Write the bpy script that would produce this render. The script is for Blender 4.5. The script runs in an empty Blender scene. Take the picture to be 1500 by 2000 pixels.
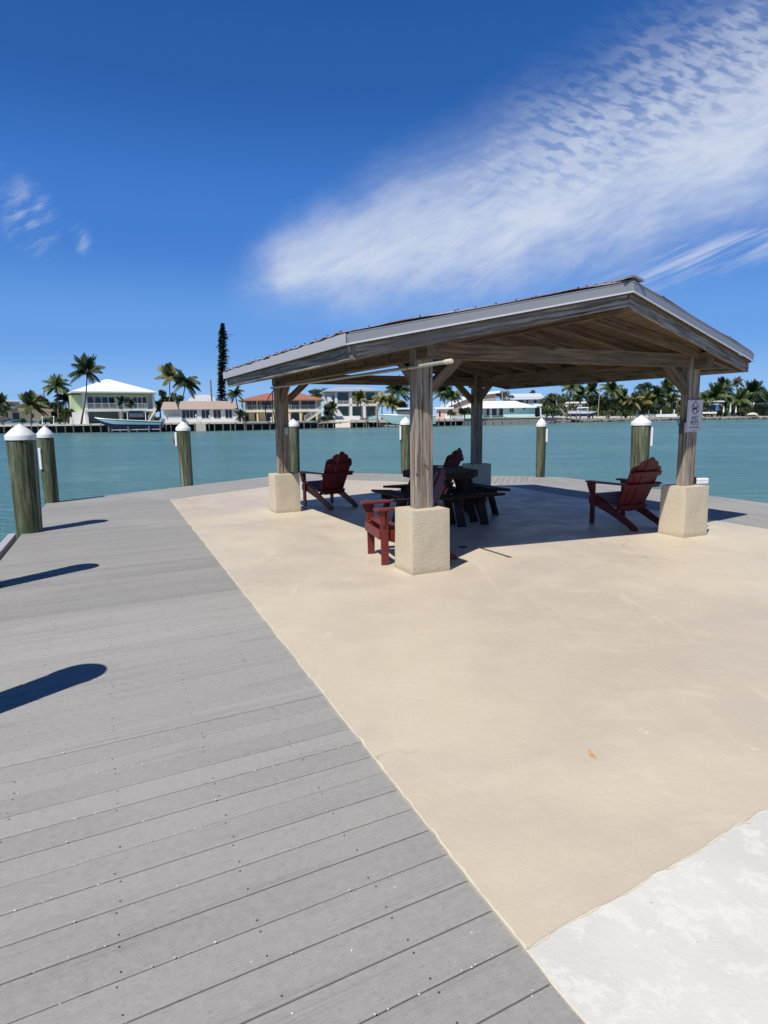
import bpy, bmesh, math, random
from mathutils import Vector, Matrix, noise as mnoise
import numpy as np
R = math.radians
S = bpy.context.scene
C = S.collection
# ------------------------------------------------------------------ camera
FPX = 1225.434; EYE = 1.6
cF = Vector((0, 0.98877456, -0.14941506)); cR = Vector((0.99992241, -0.00186126, -0.01231716)); cU = Vector((0.01245699, 0.14940347, 0.98869784))
cd = bpy.data.cameras.new('camera'); cam = bpy.data.objects.new('camera', cd); C.objects.link(cam)
cd.sensor_fit = 'VERTICAL'; cd.sensor_height = 24; cd.lens = FPX/2000*24; cd.clip_start = .05; cd.clip_end = 6000
cam.matrix_world = Matrix(((cR.x, cU.x, -cF.x, 0), (cR.y, cU.y, -cF.y, 0), (cR.z, cU.z, -cF.z, EYE), (0, 0, 0, 1)))
S.camera = cam
S.render.resolution_x = 768; S.render.resolution_y = 1024
# ------------------------------------------------------------------ exposure
S.view_settings.view_transform = 'Standard'; S.view_settings.look = 'None'
S.view_settings.exposure = 0; S.view_settings.gamma = 1
# ------------------------------------------------------------------ node helper
class G:
    def __init__(s, tree): s.t = tree; tree.nodes.clear()
    def n(s, ty, **kw):
        nd = s.t.nodes.new(ty)
        for k, v in kw.items(): setattr(nd, k, v)
        return nd
    def put(s, sock, v):
        if v is None: return
        if hasattr(v, 'links') or isinstance(v, bpy.types.NodeSocket): s.t.links.new(v, sock)
        else:
            if hasattr(sock.default_value, '__len__') and not hasattr(v, '__len__'): v = [v]*len(sock.default_value)
            if hasattr(sock.default_value, '__len__') and len(sock.default_value) == 4 and len(v) == 3: v = (*v, 1)
            sock.default_value = v
    def m(s, op, a, b=None, c=None, clamp=False):
        nd = s.n('ShaderNodeMath', operation=op, use_clamp=clamp)
        for i, v in enumerate((a, b, c)):
            if v is not None: s.put(nd.inputs[i], v)
        return nd.outputs[0]
    def vm(s, op, a, b=None):
        nd = s.n('ShaderNodeVectorMath', operation=op); s.put(nd.inputs[0], a)
        if b is not None: s.put(nd.inputs[1], b)
        return nd.outputs[0]
    def mr(s, v, a, b, c=0, d=1, smooth=True):
        nd = s.n('ShaderNodeMapRange', interpolation_type='SMOOTHSTEP' if smooth else 'LINEAR')
        for i, x in enumerate((v, a, b, c, d)): s.put(nd.inputs[i], x)
        return nd.outputs[0]
    def noise(s, vec, scale, detail=4, rough=.55, dist=0, col=False):
        nd = s.n('ShaderNodeTexNoise'); s.put(nd.inputs['Vector'], vec)
        for k, v in (('Scale', scale), ('Detail', detail), ('Roughness', rough), ('Distortion', dist)): s.put(nd.inputs[k], v)
        return nd.outputs['Color' if col else 'Fac']
    def vor(s, vec, scale, feat='F1', out='Distance', rnd=1):
        nd = s.n('ShaderNodeTexVoronoi', feature=feat); s.put(nd.inputs['Vector'], vec); s.put(nd.inputs['Scale'], scale); s.put(nd.inputs['Randomness'], rnd)
        return nd.outputs[out]
    def mix(s, f, a, b, mode='MIX'):
        nd = s.n('ShaderNodeMix', data_type='RGBA', blend_type=mode); s.put(nd.inputs[0], f); s.put(nd.inputs[6], a); s.put(nd.inputs[7], b)
        return nd.outputs[2]
    def map(s, vec, sc=(1, 1, 1), loc=(0, 0, 0), rot=(0, 0, 0)):
        nd = s.n('ShaderNodeMapping'); s.put(nd.inputs[0], vec); s.put(nd.inputs[1], loc); s.put(nd.inputs[2], rot); s.put(nd.inputs[3], sc)
        return nd.outputs[0]
    def xyz(s, v):
        nd = s.n('ShaderNodeSeparateXYZ'); s.put(nd.inputs[0], v); return nd.outputs
    def comb(s, x, y, z=0):
        nd = s.n('ShaderNodeCombineXYZ'); s.put(nd.inputs[0], x); s.put(nd.inputs[1], y); s.put(nd.inputs[2], z); return nd.outputs[0]
# ------------------------------------------------------------------ sky and sun
SUN_AZ = R(212.5); SUN_EL = R(53.7)      # compass direction the sun stands in (from +Y, clockwise), height
# clear-air colour by height above the horizon (sine of the elevation), mixed with the Nishita sky
SKY_RAMP = [(0, (.33, .57, .92)), (1, (.008, .036, .13)), (.03, (.25, .49, .87)), (.12, (.135, .345, .80)), (.26, (.056, .210, .64)), (.45, (.020, .112, .41)), (.62, (.0095, .061, .245))]
SKY_K = 14.6
w = bpy.data.worlds.new('World'); S.world = w; w.use_nodes = True
g = G(w.node_tree)
sky = g.n('ShaderNodeTexSky', sky_type='NISHITA'); sky.sun_disc = False
sky.sun_elevation = SUN_EL; sky.sun_rotation = SUN_AZ; sky.air_density = 1.0; sky.dust_density = .15; sky.ozone_density = 3.5; sky.altitude = 0
dirv = g.n('ShaderNodeTexCoord').outputs['Generated']
X, Y_, Z_ = g.xyz(dirv)
grad = g.n('ShaderNodeValToRGB'); cr = grad.color_ramp; cr.interpolation = 'EASE'
for i, (p_, c_) in enumerate(SKY_RAMP):
    el_ = cr.elements[i] if i < 2 else cr.elements.new(p_)
    el_.position = p_; el_.color = (*c_, 1)
g.put(grad.inputs[0], Z_)
skyc = g.mix(.93, sky.outputs[0], g.vm('MULTIPLY', grad.outputs[0], (SKY_K, SKY_K, SKY_K)))
ys = g.m('MAXIMUM', Y_, .05)
u0 = g.m('DIVIDE', X, ys); v0 = g.m('DIVIDE', Z_, ys)
uv0 = g.comb(u0, v0)
nz = g.xyz(g.noise(uv0, 5, 4, .6, col=True))
u = g.m('ADD', u0, g.m('MULTIPLY', g.m('SUBTRACT', nz[0], .5), .10))
v = g.m('ADD', v0, g.m('MULTIPLY', g.m('SUBTRACT', nz[1], .5), .09))
cen = g.m('ADD', g.m('ADD', .270, g.m('MULTIPLY', u, .285)), g.m('MULTIPLY', g.m('MULTIPLY', u, u), .15))
half = g.m('MAXIMUM', g.m('SUBTRACT', g.m('ADD', .112, g.m('MULTIPLY', u, .25)), g.m('MULTIPLY', g.m('MULTIPLY', u, u), .17)), .012)
d = g.m('DIVIDE', g.m('SUBTRACT', v, cen), half)
body = g.mr(g.m('ABSOLUTE', g.m('SUBTRACT', d, -.08)), 1.38, .25)
body = g.m('MULTIPLY', body, g.mr(u, -.25, -.13))
rot = g.map(uv0, rot=(0, 0, R(-24)))
warp = g.vm('ADD', rot, g.vm('MULTIPLY', g.noise(uv0, 3.2, 4, .6, col=True), (.07, .07, 0)))
streak = g.noise(g.map(warp, (3.2, 13, 1)), 1.7, 9, .66, .5)
fine = g.noise(g.map(warp, (7, 26, 1)), 2.4, 7, .62, .15)
puff = g.noise(g.map(uv0, (1, 1, 1), rot=(0, 0, R(15))), 9, 6, .6)
tex = g.m('ADD', g.m('ADD', g.m('MULTIPLY', streak, .75), g.m('MULTIPLY', fine, .38)), g.m('MULTIPLY', puff, .35))
dens = g.mr(g.m('ADD', tex, g.m('MULTIPLY', body, .50)), .76, 1.40)
lowd = g.mr(d, .9, -.7, .62, 1.0)
alpha = g.m('MULTIPLY', g.m('MULTIPLY', g.m('MULTIPLY', body, lowd), g.m('ADD', .30, g.m('MULTIPLY', dens, .70))), .93)
# mackerel ripples towards the upper right
rp = g.map(g.vm('ADD', uv0, g.vm('MULTIPLY', g.noise(uv0, 12, 3, .5, col=True), (.016, .016, 0))), rot=(0, 0, R(16)))
rip = g.noise(g.map(rp, (30, 88, 1)), 1.0, 2, .5, .1)
ripm = g.m('MULTIPLY', g.mr(d, -.45, .45), g.mr(u0, .06, .32))
ripa = g.m('MULTIPLY', ripm, g.mr(rip, .58, .36, 0, .62))
alpha = g.m('MULTIPLY', alpha, g.m('SUBTRACT', 1, ripa))
# thin streaks low on the right, and two small wisps on the left
c2 = g.m('ADD', .128, g.m('MULTIPLY', u, .215))
b2 = g.m('MULTIPLY', g.mr(g.m('ABSOLUTE', g.m('SUBTRACT', v, c2)), .046, .0), g.mr(u0, .24, .5))
b2 = g.m('MULTIPLY', b2, g.mr(g.noise(g.map(rot, (2.5, 40, 1)), 1.6, 6, .6), .38, .62, .04, .62))
def spot(cx, cy, r, k):
    dd = g.n('ShaderNodeVectorMath', operation='LENGTH'); g.put(dd.inputs[0], g.vm('MULTIPLY', g.vm('SUBTRACT', g.comb(u, v), (cx, cy, 0)), (1, .8, 1)))
    return g.m('MULTIPLY', g.mr(dd.outputs['Value'], r, 0), g.mr(fine, .42, .66, .02, k))
s1 = g.m('MAXIMUM', spot(-.520, .300, .058, .42), spot(-.452, .262, .024, .36))
s1 = g.m('MAXIMUM', s1, spot(-.60, .345, .07, .26))
alpha = g.m('MAXIMUM', g.m('MAXIMUM', alpha, b2), s1)
alpha = g.m('MULTIPLY', alpha, g.mr(Y_, .1, .3))
colr = g.mix(alpha, skyc, (9.6, 10.5, 12.2))
bg = g.n('ShaderNodeBackground'); g.put(bg.inputs[0], colr); g.put(bg.inputs[1], .070)
out = g.n('ShaderNodeOutputWorld'); w.node_tree.links.new(bg.outputs[0], out.inputs[0])
sd = bpy.data.lights.new('sun', 'SUN'); sun = bpy.data.objects.new('sun', sd); C.objects.link(sun)
sd.energy = 5.0; sd.angle = R(.55); sd.color = (1, .955, .88)
sdir = Vector((math.sin(SUN_AZ)*math.cos(SUN_EL), math.cos(SUN_AZ)*math.cos(SUN_EL), math.sin(SUN_EL)))
sun.rotation_euler = sdir.to_track_quat('Z', 'Y').to_euler()
# ------------------------------------------------------------------ picture to place
def ray(px, py): return cF + cR*((px-750)/FPX) - cU*((py-1000)/FPX)
def gnd(px, py, z=0):
    d_ = ray(px, py); t = (z-EYE)/d_.z; return Vector((d_.x*t, d_.y*t, z))
def atY(px, py, Y):
    d_ = ray(px, py); t = Y/d_.y; return Vector((d_.x*t, Y, EYE+d_.z*t))
# ------------------------------------------------------------------ materials
M = {}
def mat(name, build):
    m_ = bpy.data.materials.new(name); m_.use_nodes = True; q = G(m_.node_tree)
    b = q.n('ShaderNodeBsdfPrincipled'); o = q.n('ShaderNodeOutputMaterial'); m_.node_tree.links.new(b.outputs[0], o.inputs[0])
    build(q, b.inputs); M[name] = m_; return m_
def bump(q, I, h, strength, dist=.01):
    nd = q.n('ShaderNodeBump'); q.put(nd.inputs['Height'], h); q.put(nd.inputs['Strength'], strength); q.put(nd.inputs['Distance'], dist)
    q.put(I['Normal'], nd.outputs[0])
def obc(q):
    tc = q.n('ShaderNodeTexCoord').outputs['Object']; oi = q.n('ShaderNodeObjectInfo').outputs['Random']
    return q.vm('ADD', tc, q.comb(q.m('MULTIPLY', oi, 37), q.m('MULTIPLY', oi, 91), q.m('MULTIPLY', oi, 53)))
def paint(name, c, rough=.6, var=.12, sc=3, bs=.1, metal=0):
    def f(q, I):
        v_ = obc(q); n1 = q.noise(v_, sc, 5); n2 = q.noise(v_, sc*9, 4)
        k = q.m('ADD', q.m('MULTIPLY', n1, var*1.4), q.m('MULTIPLY', n2, var*.6))
        q.put(I['Base Color'], q.mix(q.m('ADD', k, .5-var), tuple(x*(1-var) for x in c), tuple(min(1, x*(1+var)) for x in c)))
        q.put(I['Roughness'], rough); q.put(I['Metallic'], metal); bump(q, I, n2, bs, .004)
    return mat(name, f)
def wood(name, c1, c2, c3=None, rough=.85, gs=22, bs=.5, knots=True):
    def f(q, I):
        v_ = obc(q)
        wv = q.vm('ADD', v_, q.vm('MULTIPLY', q.noise(q.map(v_, (1, 4, 4)), 1.2, 3, col=True), (0, .05, .05)))
        gr = q.noise(q.map(wv, (1.0, gs, gs)), 1.6, 7, .68)
        bl = q.noise(q.map(v_, (.8, 3, 3)), 1.5, 4)
        f_ = q.mr(gr, .38, .62); col = q.mix(f_, c1, c2)
        if c3: col = q.mix(q.mr(bl, .42, .68, 0, .8), col, c3)
        if knots:
            kd = q.vor(q.map(v_, (1.3, 4.5, 4.5)), 1.0); k = q.mr(kd, .035, .13, 1, 0)
            col = q.mix(q.m('MULTIPLY', k, .75), col, (.05, .032, .022))
        cr = q.mr(q.noise(q.map(wv, (.6, gs*2, gs*2)), 1.3, 3), .33, .39, .85, 0)
        col = q.mix(cr, col, tuple(x*.3 for x in c1))
        q.put(I['Base Color'], col); q.put(I['Roughness'], rough); q.put(I['Specular IOR Level'], .25); bump(q, I, gr, bs, .006)
    return mat(name, f)
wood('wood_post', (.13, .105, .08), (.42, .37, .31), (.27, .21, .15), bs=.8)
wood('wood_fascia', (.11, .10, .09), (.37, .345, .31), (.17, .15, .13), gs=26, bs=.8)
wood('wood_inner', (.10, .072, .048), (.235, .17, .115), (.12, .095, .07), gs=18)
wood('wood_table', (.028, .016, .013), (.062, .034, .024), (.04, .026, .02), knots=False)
wood('wood_far', (.13, .11, .09), (.24, .20, .17), None, knots=False, gs=6)
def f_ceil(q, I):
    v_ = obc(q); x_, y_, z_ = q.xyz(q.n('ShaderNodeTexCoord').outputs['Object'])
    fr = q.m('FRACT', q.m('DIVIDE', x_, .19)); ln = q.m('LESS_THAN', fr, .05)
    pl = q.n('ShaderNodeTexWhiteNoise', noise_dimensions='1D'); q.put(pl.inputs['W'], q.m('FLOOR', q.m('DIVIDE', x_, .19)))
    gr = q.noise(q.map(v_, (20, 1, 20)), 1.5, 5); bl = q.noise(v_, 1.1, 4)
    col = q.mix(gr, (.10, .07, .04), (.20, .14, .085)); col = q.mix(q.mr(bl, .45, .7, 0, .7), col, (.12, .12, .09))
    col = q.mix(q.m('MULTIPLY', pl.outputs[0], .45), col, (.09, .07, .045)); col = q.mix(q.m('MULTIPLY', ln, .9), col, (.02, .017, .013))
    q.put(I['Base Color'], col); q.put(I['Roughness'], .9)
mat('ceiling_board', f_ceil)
def f_red(q, I):
    v_ = obc(q); n1 = q.noise(v_, 6, 5); n2 = q.noise(v_, 60, 3)
    col = q.mix(n1, (.105, .012, .011), (.19, .025, .020)); col = q.mix(q.mr(n2, .64, .75, 0, .3), col, (.36, .13, .10))
    q.put(I['Base Color'], col); q.put(I['Roughness'], .48); bump(q, I, q.noise(q.map(v_, (30, 30, 3)), 1, 4), .25, .003)
mat('red_paint', f_red)
RUST = tuple(gnd(1157, 1477))
def f_slab(q, I):
    v_ = q.n('ShaderNodeTexCoord').outputs['Object']
    n1 = q.noise(v_, .38, 5, .55, .4); n2 = q.noise(v_, 2.2, 6, .6); n3 = q.noise(v_, 14, 5, .65); n4 = q.noise(v_, 180, 3, .6)
    rt = q.map(v_, (1, 3.2, 1), rot=(0, 0, R(38))); sw = q.noise(rt, 1.3, 5, .6, .5)
    col = q.mix(q.mr(n1, .42, .58), (.520, .443, .350), (.590, .512, .385))
    col = q.mix(q.mr(n2, .48, .72, 0, .35), col, (.63, .55, .43))
    col = q.mix(q.mr(sw, .56, .72, 0, .40), col, (.65, .57, .45))
    sw2 = q.noise(q.map(v_, (2.2, .35, 1), rot=(0, 0, R(12))), 1.1, 6, .62, 1.2); col = q.mix(q.mr(sw2, .58, .70, 0, .5), col, (.67, .59, .465)); col = q.mix(q.mr(sw2, .42, .28, 0, .2), col, (.48, .41, .32))
    sc1 = q.noise(q.map(v_, (1.6, 30, 1), rot=(0, 0, R(40))), 1.0, 3, .5); col = q.mix(q.m('MULTIPLY', q.mr(sc1, .66, .72, 0, .6), q.mr(q.noise(v_, 1.3, 2), .55, .62)), col, (.72, .65, .52))
    dr1 = q.n('ShaderNodeVectorMath', operation='LENGTH'); q.put(dr1.inputs[0], q.vm('MULTIPLY', q.vm('SUBTRACT', v_, RUST), (1, .45, 0))); col = q.mix(q.m('MULTIPLY', q.mr(dr1.outputs['Value'], .028, .004), q.mr(q.noise(v_, 60, 3), .46, .56)), col, (.55, .26, .05))
    col = q.mix(q.mr(n3, .64, .76, 0, .5), col, (.68, .60, .47))
    col = q.mix(q.mr(q.noise(v_, .55, 4, .55, .8), .62, .78, 0, .32), col, (.52, .45, .31))
    col = q.mix(q.mr(n2, .22, .40, .15, 0), col, (.42, .33, .24)); n5 = q.noise(v_, 90, 4, .7); col = q.mix(q.mr(n5, .58, .70, 0, .35), col, (.70, .62, .50)); col = q.mix(q.mr(n5, .42, .32, 0, .3), col, (.44, .37, .28))
    pz = q.noise(v_, 5.5, 6, .72, .25); col = q.mix(q.m('MULTIPLY', q.mr(pz, .63, .67, 0, .6), q.mr(q.noise(v_, .8, 2), .48, .6)), col, (.70, .63, .51))
    # fine cracks
    cv = q.vm('ADD', v_, q.vm('MULTIPLY', q.noise(v_, 1.7, 5, .6, col=True), (.5, .5, 0)))
    ck = q.vor(cv, .24, 'DISTANCE_TO_EDGE'); cr = q.mr(ck, .0004, .0022, .6, 0); cr = q.m('MULTIPLY', cr, q.mr(q.noise(v_, .7, 2), .50, .60))
    col = q.mix(cr, col, (.22, .17, .12))
    # a few tiny dark specks
    sp = q.vor(v_, 1.6); col = q.mix(q.mr(sp, .008, .011, .6, 0), col, (.25, .19, .12))
    q.put(I['Base Color'], col); q.put(I['Roughness'], q.mr(n2, .3, .7, .42, .60)); q.put(I['Specular IOR Level'], .35)
    hh = q.m('ADD', q.m('MULTIPLY', n3, .6), q.m('ADD', q.m('MULTIPLY', n4, .2), q.m('MULTIPLY', sw, .25)))
    bump(q, I, hh, .45, .011)
mat('cream_slab', f_slab)
def f_light(q, I):
    v_ = q.n('ShaderNodeTexCoord').outputs['Object']
    n1 = q.noise(v_, 1.6, 6, .6, .2); n2 = q.noise(v_, 7, 8, .74, .15); n3 = q.noise(v_, 70, 4, .6)
    col = q.mix(q.mr(n1, .38, .62), (.58, .57, .525), (.64, .625, .575)); col = q.mix(q.mr(n2, .50, .60, 0, .6), col, (.74, .71, .63))
    col = q.mix(q.mr(n2, .25, .4, .4, 0), col, (.47, .46, .42))
    sp = q.vor(v_, 11); col = q.mix(q.mr(sp, .028, .035, .75, 0), col, (.16, .15, .14))
    q.put(I['Base Color'], col); q.put(I['Roughness'], .8); q.put(I['Specular IOR Level'], .3)
    bump(q, I, q.m('ADD', n2, q.m('MULTIPLY', n3, .5)), .26, .010)
mat('light_concrete', f_light)
def f_ped(q, I):
    v_ = obc(q); n1 = q.noise(v_, 5, 5); n2 = q.noise(v_, 26, 5, .6); n3 = q.noise(q.map(v_, (10, 10, 34)), 1, 4)
    col = q.mix(n1, (.52, .445, .32), (.59, .51, .38)); col = q.mix(q.mr(n2, .62, .76, 0, .5), col, (.66, .58, .44))
    col = q.mix(q.mr(q.vor(v_, 9), .02, .05, .4, 0), col, (.68, .62, .50))
    col = q.mix(q.mr(q.noise(q.map(v_, (6, 6, 1.2)), 1.5, 5, .65), .56, .74, 0, .45), col, (.44, .37, .26)); col = q.mix(q.mr(q.noise(v_, 40, 3), .70, .76, 0, .7), col, (.25, .20, .14))
    zz = q.xyz(q.n('ShaderNodeTexCoord').outputs['Object'])[2]; col = q.mix(q.m('MULTIPLY', q.mr(q.m('ADD', zz, q.m('MULTIPLY', n2, -.12)), .03, -.04), .55), col, (.34, .28, .20))
    q.put(I['Base Color'], col); q.put(I['Roughness'], .75); bump(q, I, q.m('ADD', q.m('MULTIPLY', n2, .8), q.m('MULTIPLY', n3, .7)), .6, .008)
mat('pedestal_paint', f_ped)
def f_deck(q, I):
    uvm = q.n('ShaderNodeUVMap'); uvm.uv_map = 'UVMap'; uv = uvm.outputs[0]
    at = q.n('ShaderNodeAttribute'); at.attribute_name = 'tone'; tone = at.outputs['Fac']
    uvo = q.vm('ADD', uv, q.comb(q.m('MULTIPLY', tone, 71), q.m('MULTIPLY', tone, 13)))
    mot = q.noise(uvo, 26, 5, .7); st = q.noise(q.map(uvo, (2.2, 60, 1)), 1.0, 6, .7); big = q.noise(uv, .55, 3, .5); ln = q.noise(q.map(uvo, (1.1, 220, 1)), 1.0, 3, .6)
    col = q.mix(tone, (.245, .238, .222), (.360, .348, .322)); gfn = q.noise(uvo, 150, 3, .7); gfl = q.noise(q.map(uvo, (30, 260, 1)), 1.0, 3, .6)
    col = q.mix(q.mr(mot, .35, .72, 0, .28), col, (.42, .405, .38)); 
    ms = q.mr(q.noise(q.map(uvo, (.7, 7, 1)), 1.0, 3), .52, .66)
    col = q.mix(q.m('MULTIPLY', ms, q.mr(ln, .42, .56, .28, 0)), col, (.10, .10, .10))
    col = q.mix(q.mr(st, .28, .42, .22, 0), col, (.13, .13, .13))
    col = q.mix(q.mr(big, .5, .68, 0, .45), col, (.36, .345, .32))
    col = q.mix(q.mr(gfn, .56, .70, 0, .5), col, (.46, .45, .43)); col = q.mix(q.mr(gfl, .44, .30, 0, .5), col, (.13, .13, .13))
    q.put(I['Base Color'], col); q.put(I['Roughness'], q.mr(mot, .3, .7, .62, .8)); q.put(I['Specular IOR Level'], .25)
    bump(q, I, q.m('ADD', q.m('MULTIPLY', mot, .5), q.m('ADD', st, q.m('MULTIPLY', ln, .5))), .35, .0035)
mat('deck_plank', f_deck)
def f_water(q, I):
    v_ = q.n('ShaderNodeTexCoord').outputs['Object']
    big = q.noise(q.map(v_, (.6, 1.6, 1)), .035, 4, .5, .3); mid = q.noise(q.map(v_, (.5, 1.3, 1)), .22, 4, .55)
    col = q.mix(q.mr(big, .35, .66), (.068, .182, .186), (.096, .225, .206))
    col = q.mix(q.mr(mid, .52, .72, 0, .5), col, (.140, .285, .26))  # paler patches painted in as reflections on the water
    w3 = q.noise(q.map(v_, (.30, 2.0, 1), rot=(0, 0, R(6))), .9, 5, .62, .3); col = q.mix(q.mr(w3, .50, .66, 0, .30), col, (.17, .31, .30)); col = q.mix(q.mr(w3, .46, .32, 0, .30), col, (.045, .15, .165))  # light and dark sides of the ripples painted into the colour
    q.put(I['Base Color'], col); q.put(I['Roughness'], .26); q.put(I['IOR'], 1.33); q.put(I['Specular IOR Level'], .5)
    w1 = q.noise(q.map(v_, (.9, 2.2, 1), rot=(0, 0, R(14))), 1.1, 5, .62, .4); w2 = q.noise(q.map(v_, (1, 1.9, 1), rot=(0, 0, R(-22))), 5.5, 4, .6)
    bump(q, I, q.m('ADD', q.m('MULTIPLY', w1, .8), q.m('MULTIPLY', w2, .22)), 1.0, .42)
mat('water', f_water)
def f_piling(q, I):
    v_ = obc(q)
    gr = q.noise(q.map(v_, (14, 14, 1.1)), 1.3, 7, .7, .5); st = q.noise(q.map(v_, (7, 7, .5)), 1.0, 5, .6, .8)
    bl = q.noise(q.map(v_, (2, 2, .9)), 1.6, 5, .6)
    col = q.mix(q.mr(gr, .34, .66), (.040, .050, .026), (.15, .165, .10)); col = q.mix(q.mr(st, .52, .70, 0, .75), col, (.30, .31, .25))
    col = q.mix(q.mr(bl, .50, .68, 0, .6), col, (.045, .085, .035)); col = q.mix(q.mr(q.noise(q.map(v_, (26, 26, .7)), 1.4, 4), .34, .42, .9, 0), col, (.022, .020, .014))
    kn = q.vor(q.map(v_, (5, 5, 1.6)), 1.0); col = q.mix(q.mr(kn, .05, .12, .7, 0), col, (.04, .03, .02))
    q.put(I['Base Color'], col); q.put(I['Roughness'], .9); q.put(I['Specular IOR Level'], .2); bump(q, I, q.m('ADD', gr, st), .6, .012)
mat('piling_wood', f_piling)
paint('white_plastic', (.80, .80, .79), .4, .04); paint('piling_cap', (.74, .74, .72), .45, .14, 5)
paint('white_paint', (.76, .77, .76), .6, .06, 1)
paint('metal_trim', (.27, .28, .305), .42, .14, 2, .1, .0)
paint('trim_edge', (.62, .63, .68), .35, .05, 3, .05)
paint('trim_pale', (.43, .42, .44), .5, .16, 6, .2)
def f_rust(q, I):
    v_ = obc(q); n1 = q.noise(v_, 3.0, 6, .65); n2 = q.noise(v_, 30, 4)
    col = q.mix(q.mr(n1, .40, .56), (.40, .40, .43), (.30, .125, .075)); col = q.mix(q.mr(n2, .5, .7, 0, .5), col, (.16, .055, .03))
    q.put(I['Base Color'], col); q.put(I['Roughness'], .7); bump(q, I, n2, .3, .003)
mat('rusty_roofing', f_rust)
paint('pvc', (.36, .35, .32), .5, .12, 5); paint('pvc_cut', (.62, .55, .42), .7, .1)
paint('black_rubber', (.02, .02, .022), .5, .2); paint('dark_metal', (.07, .07, .075), .5, .2); paint('grey_box', (.24, .24, .25), .5, .1)
paint('screw', (.07, .065, .06), .5, .2); paint('gravel_white', (.72, .70, .64), .8, .15, 30); paint('sign_white', (.62, .62, .64), .45, .04)
paint('sign_black', (.02, .02, .022), .5, .1); paint('sign_red', (.10, .022, .04), .5, .1)
paint('far_sand', (.50, .46, .38), .9, .25, .3); paint('far_conc', (.52, .49, .42), .9, .18, .6); paint('underdeck_shade', (.045, .045, .04), .9, .3, .5)  # the last one paints the shade below decks and docks as a dark colour
paint('edge_chalk', (.64, .59, .46), .85, .16, 9, .5); paint('rock', (.22, .20, .17), .95, .4, 1.5, .5); paint('seawall_grey', (.30, .275, .235), .95, .35, .5, .4)
paint('lime_wall', (.55, .66, .43), .7, .05, .4); paint('lime_pale', (.60, .68, .52), .7, .05, .4); paint('roof_white', (.82, .84, .86), .5, .04, .3)
paint('glass_dark', (.018, .025, .045), .12, .2, .5, 0); paint('glass_teal', (.05, .10, .11), .15, .2, .5, 0); paint('white_wall', (.72, .73, .72), .7, .05, .4)
paint('tan_tile', (.40, .31, .26), .85, .22, 1.2, .4); paint('terra_tile', (.33, .135, .085), .85, .15, 1.0, .3); paint('yellow_wall', (.68, .60, .36), .75, .06, .4)
paint('cream_wall', (.68, .63, .47), .75, .06, .4); paint('aqua_pale', (.58, .70, .70), .7, .05, .4); paint('roof_aqua', (.38, .44, .48), .5, .06, .3)
paint('aqua_wall', (.40, .62, .61), .7, .06, .4); paint('pink_wall', (.70, .43, .35), .7, .06, .4); paint('taupe_wall', (.30, .25, .21), .8, .08, .4)
paint('blue_grey_wall', (.33, .42, .46), .7, .06, .4); paint('pale_roof', (.55, .60, .66), .5, .05, .3)
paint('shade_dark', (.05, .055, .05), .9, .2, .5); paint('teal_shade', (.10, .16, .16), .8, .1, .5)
paint('hull_teal', (.30, .48, .48), .3, .04, .5, 0); paint('hull_navy', (.006, .014, .075), .5, .1, .5, 0); paint('hull_white', (.78, .80, .80), .3, .03, .5, 0)
paint('canvas_dark', (.09, .11, .13), .8, .1, .6); paint('engine_grey', (.30, .32, .34), .4, .05, 1); paint('steel', (.5, .51, .53), .4, .05, 1); paint('blue_cloth', (.03, .13, .45), .8, .1, 1)
paint('bark', (.17, .145, .115), .95, .3, 2, .4); paint('bark_dark', (.07, .058, .045), .95, .3, 2, .4); paint('bark_pale', (.38, .35, .30), .95, .2, 2, .3)
def leaf(name, c1, c2, c3):
    def f(q, I):
        gi = q.n('ShaderNodeNewGeometry').outputs['Random Per Island']; v_ = obc(q)
        col = q.mix(gi, c1, c2); col = q.mix(q.mr(q.noise(v_, .8, 3), .5, .7, 0, .7), col, c3)
        q.put(I['Base Color'], col); q.put(I['Roughness'], .55); q.put(I['Specular IOR Level'], .35)
    return mat(name, f)
leaf('palm_green', (.036, .066, .018), (.10, .14, .042), (.14, .15, .06))
leaf('palm_dark', (.018, .036, .015), (.045, .075, .028), (.06, .08, .035))
leaf('palm_yellow', (.075, .085, .02), (.20, .185, .055), (.24, .20, .08))
leaf('tree_dark', (.022, .042, .015), (.055, .085, .030), (.055, .078, .028))
leaf('tree_olive', (.038, .056, .018), (.088, .110, .038), (.095, .095, .040))
leaf('tree_grey', (.060, .060, .035), (.11, .105, .065), (.13, .115, .075))
leaf('pine_green', (.030, .058, .022), (.065, .105, .042), (.07, .10, .045))
leaf('shrub_green', (.03, .055, .015), (.09, .13, .035), (.07, .09, .03))
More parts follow.
